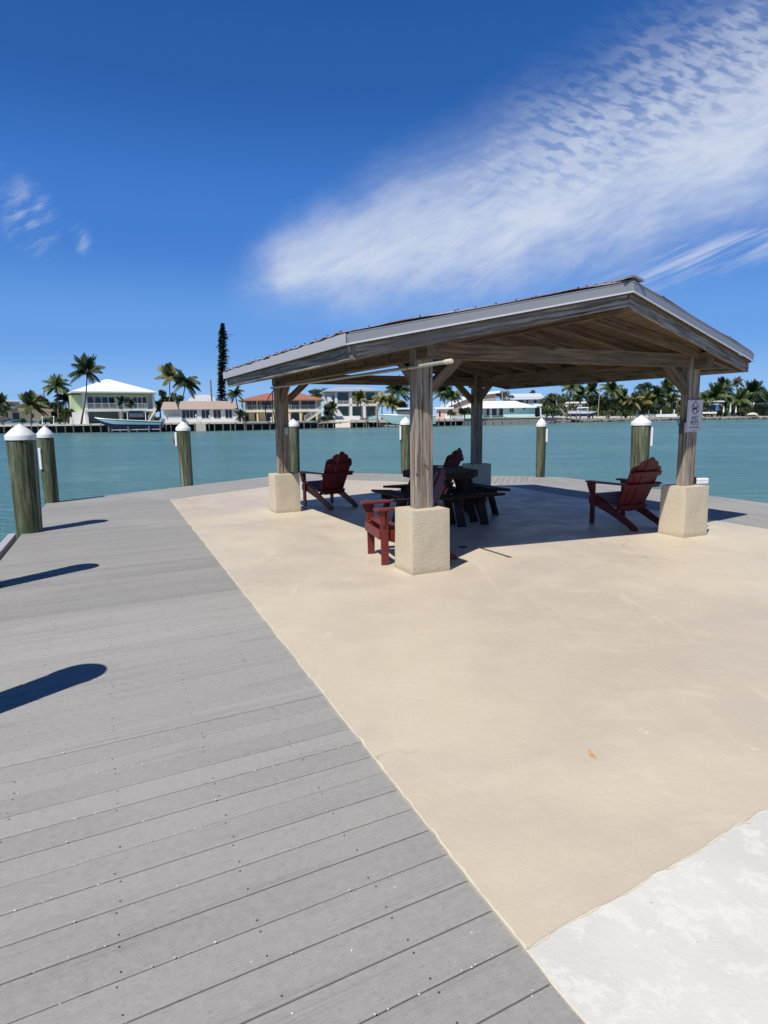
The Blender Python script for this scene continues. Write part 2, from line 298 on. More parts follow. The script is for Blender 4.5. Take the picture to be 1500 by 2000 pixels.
# ------------------------------------------------------------------ mesh builder
def smooth_fix(me, ang=35):
    me.polygons.foreach_set('use_smooth', [True]*len(me.polygons))
    try: me.set_sharp_from_angle(angle=R(ang))
    except Exception: pass
class MB:
    def __init__(s): s.v = []; s.f = []; s.m = []; s.cur = 0
    def mt(s, i): s.cur = i; return s
    def add(s, vs, fs):
        b = len(s.v); s.v += [tuple(x) for x in vs]; s.f += [tuple(b+i for i in f) for f in fs]; s.m += [s.cur]*len(fs); return s
    def box(s, x0, x1, y0, y1, z0, z1):
        return s.add([(x0, y0, z0), (x1, y0, z0), (x1, y1, z0), (x0, y1, z0), (x0, y0, z1), (x1, y0, z1), (x1, y1, z1), (x0, y1, z1)],
                     [(0, 3, 2, 1), (4, 5, 6, 7), (0, 1, 5, 4), (1, 2, 6, 5), (2, 3, 7, 6), (3, 0, 4, 7)])
    def obox(s, p0, p1, w_, h_, up=(0, 0, 1)):
        p0 = Vector(p0); p1 = Vector(p1); a = (p1-p0).normalized(); u_ = Vector(up); sd_ = a.cross(u_)
        if sd_.length < 1e-4: sd_ = a.cross(Vector((1, 0, 0)))
        sd_.normalize(); u_ = sd_.cross(a).normalized()
        q = [(-1, -1), (1, -1), (1, 1), (-1, 1)]
        vs = [p0+sd_*(i*w_/2)+u_*(j*h_/2) for i, j in q]+[p1+sd_*(i*w_/2)+u_*(j*h_/2) for i, j in q]
        return s.add(vs, [(0, 3, 2, 1)[::-1], (4, 5, 6, 7)[::-1], (0, 1, 5, 4)[::-1], (1, 2, 6, 5)[::-1], (2, 3, 7, 6)[::-1], (3, 0, 4, 7)[::-1]])
    def tube(s, pts, rad, n=8, caps=True):
        pts = [Vector(p) for p in pts]
        if not hasattr(rad, '__len__'): rad = [rad]*len(pts)
        vs = []; ref = None
        for i, p in enumerate(pts):
            t = (pts[min(i+1, len(pts)-1)]-pts[max(i-1, 0)]).normalized()
            if ref is None: ref = Vector((0, 0, 1)) if abs(t.z) < .9 else Vector((1, 0, 0))
            a = t.cross(ref).normalized(); b = a.cross(t).normalized(); ref = b
            for k in range(n):
                an = 2*math.pi*k/n; vs.append(p+(a*math.cos(an)+b*math.sin(an))*rad[i])
        fs = [(i*n+k, i*n+(k+1) % n, (i+1)*n+(k+1) % n, (i+1)*n+k) for i in range(len(pts)-1) for k in range(n)]
        if caps: fs += [tuple(range(n))[::-1], tuple((len(pts)-1)*n+k for k in range(n))]
        return s.add(vs, fs)
    def lathe(s, c, prof, n=24):
        vs = []; 
        for r_, z in prof:
            for k in range(n):
                an = 2*math.pi*k/n; vs.append((c[0]+r_*math.cos(an), c[1]+r_*math.sin(an), c[2]+z))
        fs = [(i*n+k, i*n+(k+1) % n, (i+1)*n+(k+1) % n, (i+1)*n+k) for i in range(len(prof)-1) for k in range(n)]
        fs += [tuple(range(n))[::-1], tuple((len(prof)-1)*n+k for k in range(n))]
        return s.add(vs, fs)
    def prism(s, poly, z0, z1):
        n = len(poly); vs = [(p[0], p[1], z0) for p in poly]+[(p[0], p[1], z1) for p in poly]
        return s.add(vs, [tuple(range(n))[::-1], tuple(range(n, 2*n))]+[(i, (i+1) % n, n+(i+1) % n, n+i) for i in range(n)])
    def ext(s, poly, vec):          # polygon in 3D extruded by a vector
        n = len(poly); vec = Vector(vec); vs = [Vector(p) for p in poly]+[Vector(p)+vec for p in poly]
        return s.add(vs, [tuple(range(n))[::-1], tuple(range(n, 2*n))]+[(i, (i+1) % n, n+(i+1) % n, n+i) for i in range(n)])
    def build(s, name, mats, parent=None, world=False, smooth=False, bevel=0, recalc=True):
        if not isinstance(mats, (list, tuple)): mats = [mats]
        off = Vector((0, 0, 0))
        if world and parent is not None: off = root_of(parent).location.copy()
        me = bpy.data.meshes.new(name); me.from_pydata([tuple(Vector(p)-off) for p in s.v], [], s.f)
        for m_ in mats: me.materials.append(M[m_])
        me.polygons.foreach_set('material_index', s.m)
        if recalc or bevel:
            bm = bmesh.new(); bm.from_mesh(me)
            if recalc: bmesh.ops.recalc_face_normals(bm, faces=bm.faces)
            if bevel: bmesh.ops.bevel(bm, geom=[e for e in bm.edges if len(e.link_faces) == 2 and e.calc_face_angle(0) > .5], offset=bevel, segments=1, affect='EDGES', clamp_overlap=True)
            bm.to_mesh(me); bm.free()
        if smooth: smooth_fix(me)
        me.update()
        o = bpy.data.objects.new(name, me); C.objects.link(o)
        if parent is not None: o.parent = parent
        return o
def root_of(o):
    while o.parent: o = o.parent
    return o
def tag(o, label=None, cat=None, group=None, kind=None):
    for k, v_ in (('label', label), ('category', cat), ('group', group), ('kind', kind)):
        if v_: o[k] = v_
    return o
def thing(name, label, cat, loc=(0, 0, 0), rz=0, group=None):
    o = bpy.data.objects.new(name, None); C.objects.link(o); o.empty_display_size = .2
    o.location = loc; o.rotation_euler = (0, 0, rz); return tag(o, label, cat, group)
def copy_tree(o, parent=None):
    c = o.copy(); C.objects.link(c)
    if parent is not None: c.parent = parent
    for ch in list(o.children): copy_tree(ch, c)
    return c
def beam(name, p0, p1, w_, h_, m_, parent, up=(0, 0, 1), bevel=.004, label=None):
    """timber from p0 to p1 (world), its own x axis along its length so that the grain follows"""
    p0 = Vector(p0); p1 = Vector(p1); a = (p1-p0).normalized(); u_ = Vector(up); s_ = u_.cross(a)
    if s_.length < 1e-4: s_ = Vector((0, 1, 0)).cross(a)
    s_.normalize(); u_ = a.cross(s_).normalized(); L_ = (p1-p0).length
    mb = MB(); mb.box(0, L_, -w_/2, w_/2, -h_/2, h_/2); o = mb.build(name, m_, None, bevel=bevel)
    mw = Matrix(((a.x, s_.x, u_.x, p0.x), (a.y, s_.y, u_.y, p0.y), (a.z, s_.z, u_.z, p0.z), (0, 0, 0, 1)))
    o.parent = parent; o.matrix_local = Matrix.Translation(-root_of(parent).location) @ mw
    if label: o['label'] = label
    return o
# ------------------------------------------------------------------ water, far ground
WZ = -1.0
mb = MB(); mb.add([(-2500, -300, WZ), (2500, -300, WZ), (2500, 4500, WZ), (-2500, 4500, WZ)], [(0, 1, 2, 3)])
tag(mb.build('water', 'water', recalc=False), kind='structure')
# shoreline seen in the picture (column, row of the waterline), turned into places on the water
shore = [gnd(px, py, WZ) for px, py in ((-250, 850), (0, 847), (330, 843), (470, 841), (620, 836.5), (800, 833.5), (870, 832), (950, 830), (1000, 829), (1060, 828))]
shore += [Vector((60, 214, WZ)), Vector((80, 229, WZ)), Vector((106, 242, WZ)), Vector((150, 256, WZ)), Vector((230, 275, WZ)), Vector((420, 330, WZ))]
def shoreY(px):
    best = None
    d_ = ray(px, 815); k = d_.x/d_.y
    for a, b in zip(shore, shore[1:]):
        fa = a.x-k*a.y; fb = b.x-k*b.y
        if fa <= 0 <= fb or fb <= 0 <= fa:
            t = fa/(fa-fb) if fa != fb else 0; best = a.y+(b.y-a.y)*t
    return best or 250
GZ = .95
def gz_at(x, y): return GZ if x < 55 else max(.05, GZ-.9*min(1, (x-55)/22))
mb = MB(); vs = []; rows = []
for off, dz in ((4.0, -.9), (4.2, 0), (12, 0), (60, 0), (900, 0)):
    rows.append([(p.x+(p.x*.0), p.y+off, (gz_at(p.x, 0) if dz == 0 else WZ-.3)) for p in shore])
vs = [p for r in rows for p in r]; n_ = len(shore)
vs = [(x*(1+(.8 if i >= 4*n_ else 0)), y, z) for i, (x, y, z) in enumerate(vs)]
mb.add(vs, [(i*n_+k, i*n_+k+1, (i+1)*n_+k+1, (i+1)*n_+k) for i in range(4) for k in range(n_-1)])
tag(mb.build('shore_ground', 'far_sand'), kind='structure')
# ------------------------------------------------------------------ near platform: deck planks and slab
def clip(poly, a, b, c):      # keep a*x+b*y <= c
    out_ = []
    for i in range(len(poly)):
        p, q = poly[i], poly[(i+1) % len(poly)]; dp = a*p[0]+b*p[1]-c; dq = a*q[0]+b*q[1]-c
        if dp <= 0: out_.append(p)
        if dp*dq < 0: t = dp/(dp-dq); out_.append((p[0]+(q[0]-p[0])*t, p[1]+(q[1]-p[1])*t))
    return out_
random.seed(4)
W_ = (-4.30, 12.53); N_ = (-1.57, 16.41); NE_ = (2.69, 14.56); E_ = (6.4, 5.93); A_ = (.41, 1.67); A2 = (2.45, -3.0)
OW0 = (-.16, -3.0); OW = (-6.72, 12.42); OM = (-5.94, 13.54); ON = (-2.32, 18.76); ONE = (4.64, 16.28); OE = (12.8, -3.0)
regions = [([OW0, A2, A_, W_, OM, OW], 27.2, .148), ([W_, N_, ON, OM], -35, .148), ([N_, NE_, ONE, ON], 76, .148), ([NE_, (9.4, -1.04), OE, ONE], 95, .148)]
verts = []; faces = []; uvs = []; tones = []; mids = []
def cross2(o, a, b): return (a[0]-o[0])*(b[1]-o[1])-(a[1]-o[1])*(b[0]-o[0])
screws = MB()
for ri, (poly, ang, pw) in enumerate(regions):
    ar = sum(poly[i][0]*poly[(i+1) % len(poly)][1]-poly[(i+1) % len(poly)][0]*poly[i][1] for i in range(len(poly)))
    if ar < 0: poly = poly[::-1]
    dx, dy = math.cos(R(ang)), math.sin(R(ang)); nx, ny = -dy, dx
    ss = [p[0]*nx+p[1]*ny for p in poly]; k0 = math.floor(min(ss)/pw); k1 = math.ceil(max(ss)/pw)
    # region 1 is not convex: cut it in two convex pieces along the slab edge line
    pieces = [poly]
    if ri == 0: pieces = [[OW0, A2, W_, OM, OW]]
    for pc in pieces:
        ar = sum(pc[i][0]*pc[(i+1) % len(pc)][1]-pc[(i+1) % len(pc)][0]*pc[i][1] for i in range(len(pc)))
        if ar < 0: pc = pc[::-1]
        for k in range(k0, k1):
            s0 = k*pw+.0028; s1 = (k+1)*pw-.0028
            q = clip(clip(pc, -nx, -ny, -s0), nx, ny, s1)
            if len(q) < 3: continue
            tb_ = (.28 if s0 > 5.70 else .80 if s0 > 4.4 else (.62 if s0 > 2.4 else .30+.13*s0)) if ri == 0 else .42  # nearest boards darkened towards the viewer: vignetting painted into the tone
            tn = min(1, max(0, tb_+random.gauss(0, .075)-(.22 if random.random() < .16 else 0)))
            segs = [q]
            if False:      # a butt joint in the board
                tc_ = random.uniform(-4, 4); segs = [clip(q, dx, dy, tc_-.003), clip(q, -dx, -dy, -tc_-.003)]
            for q in segs:
                if len(q) < 3: continue
                b = len(verts); m_ = len(q); zt = random.uniform(-.0012, .0012)
                ch = .004
                cx = sum(p[0] for p in q)/m_; cy = sum(p[1] for p in q)/m_; smid = (s0+s1)/2
                ins = []
                for p in q:
                    sp = p[0]*nx+p[1]*ny; dd = -ch if sp > smid else ch
                    ins.append((p[0]+nx*dd, p[1]+ny*dd))
                verts += [(p[0], p[1], -.03) for p in q]+[(p[0], p[1], zt-.0035) for p in q]+[(p[0], p[1], zt) for p in ins]
                fl = [tuple(b+2*m_+i for i in range(m_))]+[(b+i, b+(i+1) % m_, b+m_+(i+1) % m_, b+m_+i) for i in range(m_)]+[(b+m_+i, b+m_+(i+1) % m_, b+2*m_+(i+1) % m_, b+2*m_+i) for i in range(m_)]
                faces += fl; mids += [0]*len(fl)
                for p in list(q)*2+ins: uvs.append((p[0]*dx+p[1]*dy, p[0]*nx+p[1]*ny)); tones.append(min(1, max(0, tn+random.gauss(0, .0))))
            if ri == 0 and s0 < 7.5:
                tj = [-9+i*.406 for i in range(45)]
                for t_ in tj:
                    for sc_ in (s0+.022, s1-.022):
                        # joists run square to the slab edge line, so step along the edge direction
                        tt = t_+.055*random.gauss(0, .12)+sc_*.06
                        x_, y_ = dx*tt+nx*sc_, dy*tt+ny*sc_
                        inside = all(cross2(pc[i], pc[(i+1) % len(pc)], (x_, y_)) > .03 for i in range(len(pc)))
                        if inside and y_ > .8 and random.random() < .8:
                            screws.lathe((x_, y_, 0), [(.0036, .0002), (.0036, .0014)], 6)
me = bpy.data.meshes.new('deck'); me.from_pydata(verts, [], faces)
b0 = len(verts)
uvl = me.uv_layers.new(name='UVMap')
for lp in me.loops: uvl.data[lp.index].uv = uvs[lp.vertex_index]
ta = me.attributes.new('tone', 'FLOAT', 'POINT'); ta.data.foreach_set('value', tones)
me.materials.append(M['deck_plank'])
deck = bpy.data.objects.new('deck', me); C.objects.link(deck); tag(deck, kind='structure')
tag(screws.build('deck_screws', 'screw'), kind='structure')
outer = [OW0, OW, OM, ON, ONE, OE]
def inset(poly, d_):
    cx = sum(p[0] for p in poly)/len(poly); cy = sum(p[1] for p in poly)/len(poly)
    return [(p[0]+(cx-p[0])*d_, p[1]+(cy-p[1])*d_) for p in poly]
mb = MB(); ip = inset(outer, .012); mb.prism(ip, -.28, -.034)
tag(mb.build('deck_gap_shade', 'underdeck_shade'), kind='structure')  # dark sheet under the boards, so the gaps show painted shade
# fascia boards on the outer edge of the deck, and the pale rub rail beside the first piling
def jag(a, b, n, amp, seed):
    r_ = random.Random(seed); L_ = math.hypot(b[0]-a[0], b[1]-a[1]); nx, ny = -(b[1]-a[1])/L_, (b[0]-a[0])/L_; o_ = []
    for i in range(n):
        t = i/n; k = (mnoise.noise(Vector((t*L_*3, seed, 0)))+.5*mnoise.noise(Vector((t*L_*14, seed, 3))))*amp if i else 0
        o_.append((a[0]+(b[0]-a[0])*t+nx*k, a[1]+(b[1]-a[1])*t+ny*k))
    return o_
slab = jag(A_, (6.9, 5.56), 150, .022, 5)+[(6.9, 5.56)]
slab += [E_, NE_, N_]+jag(W_, A_, 260, .012, 9)
mb = MB(); mb.prism(slab, -.3, .009); tag(mb.build('slab', 'cream_slab', bevel=0), kind='structure')
def ribbon(a, b, n, w0, seed, zz):
    rr = random.Random(seed); L_ = math.hypot(b[0]-a[0], b[1]-a[1]); nx, ny = -(b[1]-a[1])/L_, (b[0]-a[0])/L_; P_ = [];
    for i in range(n+1):
        t = i/n; base = (mnoise.noise(Vector((t*L_*3, seed, 0)))+.5*mnoise.noise(Vector((t*L_*14, seed, 3))))
        wd = max(.0012, w0*(.55+1.3*mnoise.noise(Vector((t*L_*9, seed+5, 1)))+.7*mnoise.noise(Vector((t*L_*31, seed, 8)))))
        P_.append((t, base, wd))
    return P_, nx, ny
def lip(a, b, n, w0, seed, amp, side, zz, m_):
    P_, nx, ny = ribbon(a, b, n, w0, seed, zz); vs = []
    for t, base, wd in P_:
        k = base*amp if 0 < t < 1 else 0; x = a[0]+(b[0]-a[0])*t; y = a[1]+(b[1]-a[1])*t
        vs += [(x+nx*(k-side*.002), y+ny*(k-side*.002), zz), (x+nx*(k+side*wd), y+ny*(k+side*wd), zz+.0008)]
    mb = MB(); mb.add(vs, [(2*i, 2*i+2, 2*i+3, 2*i+1) for i in range(n)]); return tag(mb.build('slab_edge', m_, recalc=False), kind='structure')
lip(W_, A_, 900, .008, 9, .012, 1, .0105, 'edge_chalk'); lip(A_, (6.9, 5.56), 700, .009, 5, .022, -1, .0052, 'edge_chalk'); lip(A2, (.405, 1.69), 400, .007, 3, .012, -1, .0062, 'edge_chalk')
lc = jag((.405, 1.69), A2, 60, .014, 3)+[A2, (9.0, -3.0), (7.0, 5.7), (.8, 2.0)]
lc = [(.405, 1.69), (.39, 1.74), (.8, 2.3), (7, 6.1), (9.2, -3.0), A2]+jag(A2, (.405, 1.69), 90, .012, 3)[1:]
mb = MB(); mb.prism(lc, -.3, .004); tag(mb.build('concrete_path', 'light_concrete'), kind='structure')
mb = MB()
for a, b in zip(outer, outer[1:]):
    a3 = Vector((*a, -.15)); b3 = Vector((*b, -.15)); mb.obox(a3, b3, .04, .245)
tag(mb.build('deck_fascia', 'wood_far'), kind='structure')
rl = thing('edge_board', 'long whitish board along the deck edge running from the nearest piling', 'edge board', (-4.3, 6.7, 0))
dL = Vector((OW[0]-OW0[0], OW[1]-OW0[1], 0)).normalized(); nL = Vector((-dL.y, dL.x, 0))
pA = Vector((OW0[0], OW0[1], 0))+dL*12.95; pB = pA-dL*9
beam('board', pA+nL*.12+Vector((0, 0, -.045)), pB+nL*.12+Vector((0, 0, -.045)), .10, .12, 'trim_pale', rl)
# gravel bits scattered in the gaps
random.seed(8); mb = MB()
ang = R(27.2); dx, dy = math.cos(ang), math.sin(ang); nx, ny = -dy, dx
def inside(pc, p): return all(cross2(pc[i], pc[(i+1) % len(pc)], p) > .02 for i in range(len(pc)))
cnt = 0
R1 = [OW0, A2, W_, OM, OW]
for _ in range(6000):
    k = random.randint(2, 46); gap = random.random() < .72
    s_ = k*.148+(random.gauss(0, .004) if gap else random.uniform(0, .148)); t_ = random.uniform(-4, 5); x_, y_ = dx*t_+nx*s_, dy*t_+ny*s_
    if not inside(R1, (x_, y_)) or y_ < 1.0 or y_ > 7 or random.random() > .9/(1+y_*.42)**1.15: continue
    if not gap and random.random() < .62: continue
    r_ = random.uniform(.0018, .0043); cnt += 1
    vs = []
    for (i, j, l) in ((1, 0, 0), (-1, 0, 0), (0, 1, 0), (0, -1, 0), (0, 0, 1), (0, 0, -1)):
        vs.append((x_+i*r_*random.uniform(.6, 1.3), y_+j*r_*random.uniform(.6, 1.3), r_*.5+l*r_*.6))
    mb.add(vs, [(0, 2, 4), (2, 1, 4), (1, 3, 4), (3, 0, 4), (2, 0, 5), (1, 2, 5), (3, 1, 5), (0, 3, 5)])
    if cnt > 400: break
tag(mb.build('gravel_bits', 'gravel_white'), 'tiny white stones caught between the grey deck boards', 'gravel', kind='stuff')
# ------------------------------------------------------------------ gazebo
c0 = Vector((.3952, 6.4748)); ea = R(26.077); ev = Vector((math.cos(ea), math.sin(ea))); uvv = Vector((-math.sin(ea), math.cos(ea)))
L1, L2 = 3.983, 4.808; PA, PB, PH = .2214, .199, .665; OV, EX, PX = .884, .207, .821; ZE, ZP, TH = 2.124, 2.6866, .129
def W(s, t, z=0): p = c0+ev*s+uvv*t; return Vector((p.x, p.y, z))
e3 = Vector((ev.x, ev.y, 0)); u3 = Vector((uvv.x, uvv.y, 0)); SL = (ZP-ZE)/(L1/2+OV)
gz = thing('gazebo', 'open timber gazebo with metal gable roof standing on four cream pedestals', 'gazebo', W(L1/2, L2/2))
def ped(s, t, seed):
    n = 9; mb = MB(); idx = {}; vs = []
    def P(i, j, k):       # grid on the surface of the block
        key = (i, j, k)
        if key not in idx:
            x = (i/n*2-1)*PA; y = (j/n*2-1)*PB; z = k/n*PH
            nn = mnoise.noise_vector(Vector((x*6+seed, y*6, z*6)))*.004+mnoise.noise_vector(Vector((x*25+seed, y*25, z*25)))*.0015
            e_ = sum(q in (0, n) for q in (i, j, k))
            fl = .012*(1-z/PH)*(1 if i in (0, n) or j in (0, n) else 0)
            x += math.copysign(fl, x)*.4 if i in (0, n) else 0; y += math.copysign(fl, y)*.4 if j in (0, n) else 0
            if e_ >= 2 and k != 0: x -= math.copysign(.006, x); y -= math.copysign(.006, y); z -= .003 if k == n else 0
            idx[key] = len(vs); p = W(s+x, t+y, z); vs.append((p.x+nn.x, p.y+nn.y, p.z+(nn.z if k else 0)))
        return idx[key]
    fs = []
    for a in range(n):
        for b in range(n):
            fs += [(P(a, 0, b), P(a+1, 0, b), P(a+1, 0, b+1), P(a, 0, b+1)), (P(a, n, b), P(a, n, b+1), P(a+1, n, b+1), P(a+1, n, b)),
                   (P(0, a, b), P(0, a, b+1), P(0, a+1, b+1), P(0, a+1, b)), (P(n, a, b), P(n, a+1, b), P(n, a+1, b+1), P(n, a, b+1)),
                   (P(a, b, n), P(a+1, b, n), P(a+1, b+1, n), P(a, b+1, n))]
    mb.add(vs, fs)
    r_ = random.Random(seed)                      # paint lumps and chips
    for _ in range(9):
        z = r_.uniform(.08, .58)
        if r_.random() < .5: p = W(s-PA-.003, t+r_.uniform(-.8, .8)*PB, z)
        else: p = W(s+r_.uniform(-.8, .8)*PA, t-PB-.003, z)
        rr = r_.uniform(.004, .009); mb.add([p+Vector((i*rr, j*rr, k*rr*.6)) for i, j, k in ((1, 0, 0), (-1, 0, 0), (0, 1, 0), (0, -1, 0), (0, 0, 1), (0, 0, -1))], [(0, 2, 4), (2, 1, 4), (1, 3, 4), (3, 0, 4), (2, 0, 5), (1, 2, 5), (3, 1, 5), (0, 3, 5)])
    o = mb.build('pedestal', 'pedestal_paint', gz, world=True, smooth=True); return o
def pole(s, t, stub):
    # two timbers side by side
    ztop = ZE+.10+SL*(OV-.02) + .03
    beam('post', W(s-.067, t, PH-.01), W(s-.067, t, ztop), .082, .125, 'wood_post', gz, up=tuple(e3))
    beam('post', W(s+.030, t+.002, PH-.01), W(s+.030, t+.002, ztop), .108, .119, 'wood_post', gz, up=tuple(e3))
for i, (s, t) in enumerate(((0, 0), (L1, 0), (0, L2), (L1, L2))): ped(s, t, 11+i*7)
def pole2(s, t):
    ztop = 2.34+.05
    o1 = beam('post', W(s-.063, t, PH-.01), W(s-.063, t, ztop), .086, .118, 'wood_post', gz, up=tuple(u3))
    o2 = beam('post', W(s+.043, t+.003, PH-.01), W(s+.043, t+.003, ztop), .122, .112, 'wood_post', gz, up=tuple(u3))
for s, t in ((0, 0), (L1, 0), (0, L2), (L1, L2)): pole2(s, t)
# girts: side beams under the eaves and ties across the ends
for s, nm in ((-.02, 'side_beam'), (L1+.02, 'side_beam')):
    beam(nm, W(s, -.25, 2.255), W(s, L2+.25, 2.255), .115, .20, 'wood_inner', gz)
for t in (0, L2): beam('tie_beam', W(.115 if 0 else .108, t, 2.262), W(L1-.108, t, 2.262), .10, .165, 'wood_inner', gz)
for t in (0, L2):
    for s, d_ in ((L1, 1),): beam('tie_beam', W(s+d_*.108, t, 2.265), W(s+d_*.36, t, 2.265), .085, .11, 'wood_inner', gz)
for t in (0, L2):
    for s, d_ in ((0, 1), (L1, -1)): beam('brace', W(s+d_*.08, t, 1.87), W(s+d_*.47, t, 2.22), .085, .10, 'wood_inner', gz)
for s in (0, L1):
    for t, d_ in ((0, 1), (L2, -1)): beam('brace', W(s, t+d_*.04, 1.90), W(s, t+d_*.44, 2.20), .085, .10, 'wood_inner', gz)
# rafters, ridge board, roof boards
CE = ZE+.118           # underside of the boards at the eave line
def ceil(s): s_ = s if s < L1/2 else L1-s; return CE+SL*(s_+OV)
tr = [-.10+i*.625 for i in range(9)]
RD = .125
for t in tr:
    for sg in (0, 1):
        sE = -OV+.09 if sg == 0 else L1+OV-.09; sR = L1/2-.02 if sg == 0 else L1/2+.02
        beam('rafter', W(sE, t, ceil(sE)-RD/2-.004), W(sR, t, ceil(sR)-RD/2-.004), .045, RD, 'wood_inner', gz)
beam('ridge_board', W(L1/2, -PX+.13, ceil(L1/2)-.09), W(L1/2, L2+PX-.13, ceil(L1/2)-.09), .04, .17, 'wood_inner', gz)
def roofpoly(sg, inset_=0):
    i_ = inset_
    if sg == 0: return [(-OV+i_, -EX+i_*.5), (L1/2, -PX+i_*.8), (L1/2, L2+PX-i_*.8), (-OV+i_, L2+EX-i_*.5)]
    return [(L1+OV-i_, -EX+i_*.5), (L1+OV-i_, L2+EX-i_*.5), (L1/2, L2+PX-i_*.8), (L1/2, -PX+i_*.8)]
rb_org = W(L1/2, L2/2)
for sg in (0, 1):        # boards: object x runs along the slope so the joints run along the ridge
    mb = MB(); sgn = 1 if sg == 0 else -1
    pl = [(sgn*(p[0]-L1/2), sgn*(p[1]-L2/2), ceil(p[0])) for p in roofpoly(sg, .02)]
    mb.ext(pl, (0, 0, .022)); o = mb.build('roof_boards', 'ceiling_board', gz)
    o.rotation_euler = (0, 0, ea+(0 if sg == 0 else math.pi))
# fascia boards round the roof: four gable rakes and two eaves
Q0, S0, R0, T0 = (-OV, -EX), (-OV, L2+EX), (L1+OV, -EX), (L1+OV, L2+EX); P0, P1 = (L1/2, -PX), (L1/2, L2+PX)
def zf(p): return ZP if p in (P0, P1) else ZE
def run(name, mat_, z0, z1, out_, thick, bev=.003):
    for a, b in ((S0, Q0), (Q0, P0), (P0, R0), (R0, T0), (T0, P1), (P1, S0)):
        pa = W(*a); pb = W(*b); d_ = (pb-pa).normalized(); n_o = Vector((d_.y, -d_.x, 0)); 
        if (W(L1/2, L2/2)-pa).dot(n_o) > 0: n_o = -n_o
        ex = Vector((0, 0, 0))
        za, zb = zf(a), zf(b); h_ = (z1-z0)
        A3 = pa+n_o*(out_+thick/2); B3 = pb+n_o*(out_+thick/2); k_ = (out_+thick)*.35
        A3 -= d_*k_; B3 += d_*k_
        A3.z = za+(z0+z1)/2; B3.z = zb+(z0+z1)/2
        o = beam(name, A3, B3, thick, h_, mat_, gz, bevel=bev)
run('fascia_board', 'wood_fascia', .004, TH+.012, -.078, .036)
run('roof_trim', 'metal_trim', TH+.020, TH+.098, .004, .010, 0)
run('drip_edge', 'trim_edge', TH+.004, TH+.019, .006, .014, 0)
# left eave carries a paler flashing
pa, pb = W(*S0), W(*Q0); mb = MB()
nO = -e3
q_ = []
N = 60
r_ = random.Random(2)
for i in range(N+1):
    p = pa.lerp(pb, i/N); zt = ZE+TH+.108+.012*mnoise.noise(Vector((i*.35, 0, 0)))-(.012 if r_.random() < .15 else 0)
    q_.append((p+nO*.022, zt))
for i in range(N):
    (a, za), (b, zb) = q_[i], q_[i+1]; lo = ZE+TH+.004
    vs = [Vector((a.x, a.y, lo)), Vector((b.x, b.y, lo)), Vector((b.x, b.y, zb)), Vector((a.x, a.y, za))]
    mb.ext(vs, nO*.005)
mb.build('roof_trim', 'trim_pale', gz, world=True)['label'] = 'pale flashing with ragged top edge on the left eave'
# corrugated roofing, standing a little proud of the trim, with screw heads
def roofz(s): return ceil(s)+.140
for sg in (0, 1):
    mb = MB(); sE = -OV-.02 if sg == 0 else L1+OV+.02; n = 150; vs = []; pr = []
    for i in range(n+1):
        s_lo = sE; fr = i/n; t = -PX-.0+fr*(L2+2*PX)
        # the sheet ends on the raked prow line
        def rng(t): 
            if t < -EX: k = (t+PX)/(PX-EX)
            elif t > L2+EX: k = (L2+PX-t)/(PX-EX)
            else: k = 1
            return max(0.001, min(1, k))
        k = rng(t); s0 = L1/2+(sE-L1/2)*k; z = .012*(1 if (i % 8) in (3, 4) else (.35 if i % 8 in (2, 5) else 0))
        pr.append((W(s0, t, roofz(s0)+z), W(L1/2, t, roofz(L1/2)+z)))
    for a, b in pr: vs += [a, b]
    for a, b in pr: vs += [a-Vector((0, 0, .006)), b-Vector((0, 0, .006))]
    m2 = 2*(n+1); fs = []
    for i in range(n):
        a = 2*i; fs += [(a, a+1, a+3, a+2), (m2+a, m2+a+2, m2+a+3, m2+a+1), (a, a+2, m2+a+2, m2+a)]
    mb.add(vs, fs); rs = mb.build('roof_sheet', 'rusty_roofing', gz, world=True)
    sc = MB()
    for i in range(n+1):
        if i % 8 in (3,) :
            a, b = pr[i]
            for f_ in (.012, .2, .4, .6, .8):
                p = a.lerp(b, f_); sc.lathe((p.x, p.y, p.z), [(.010, -.002), (.010, .008), (.005, .014)], 6)
    # screws along the raked ends
    for a_, b_ in ((Q0 if sg == 0 else R0, P0), (S0 if sg == 0 else T0, P1)):
        for j in range(1, 14):
            f_ = j/14; s_ = a_[0]+(b_[0]-a_[0])*f_; t_ = a_[1]+(b_[1]-a_[1])*f_; p = W(s_, t_+(.03 if b_ == P0 else -.03), roofz(s_)+.004); sc.lathe(tuple(p), [(.009, -.004), (.009, .008), (.004, .013)], 6)
    sc.build('screw_heads', 'screw', rs, world=True)['kind'] = 'stuff'
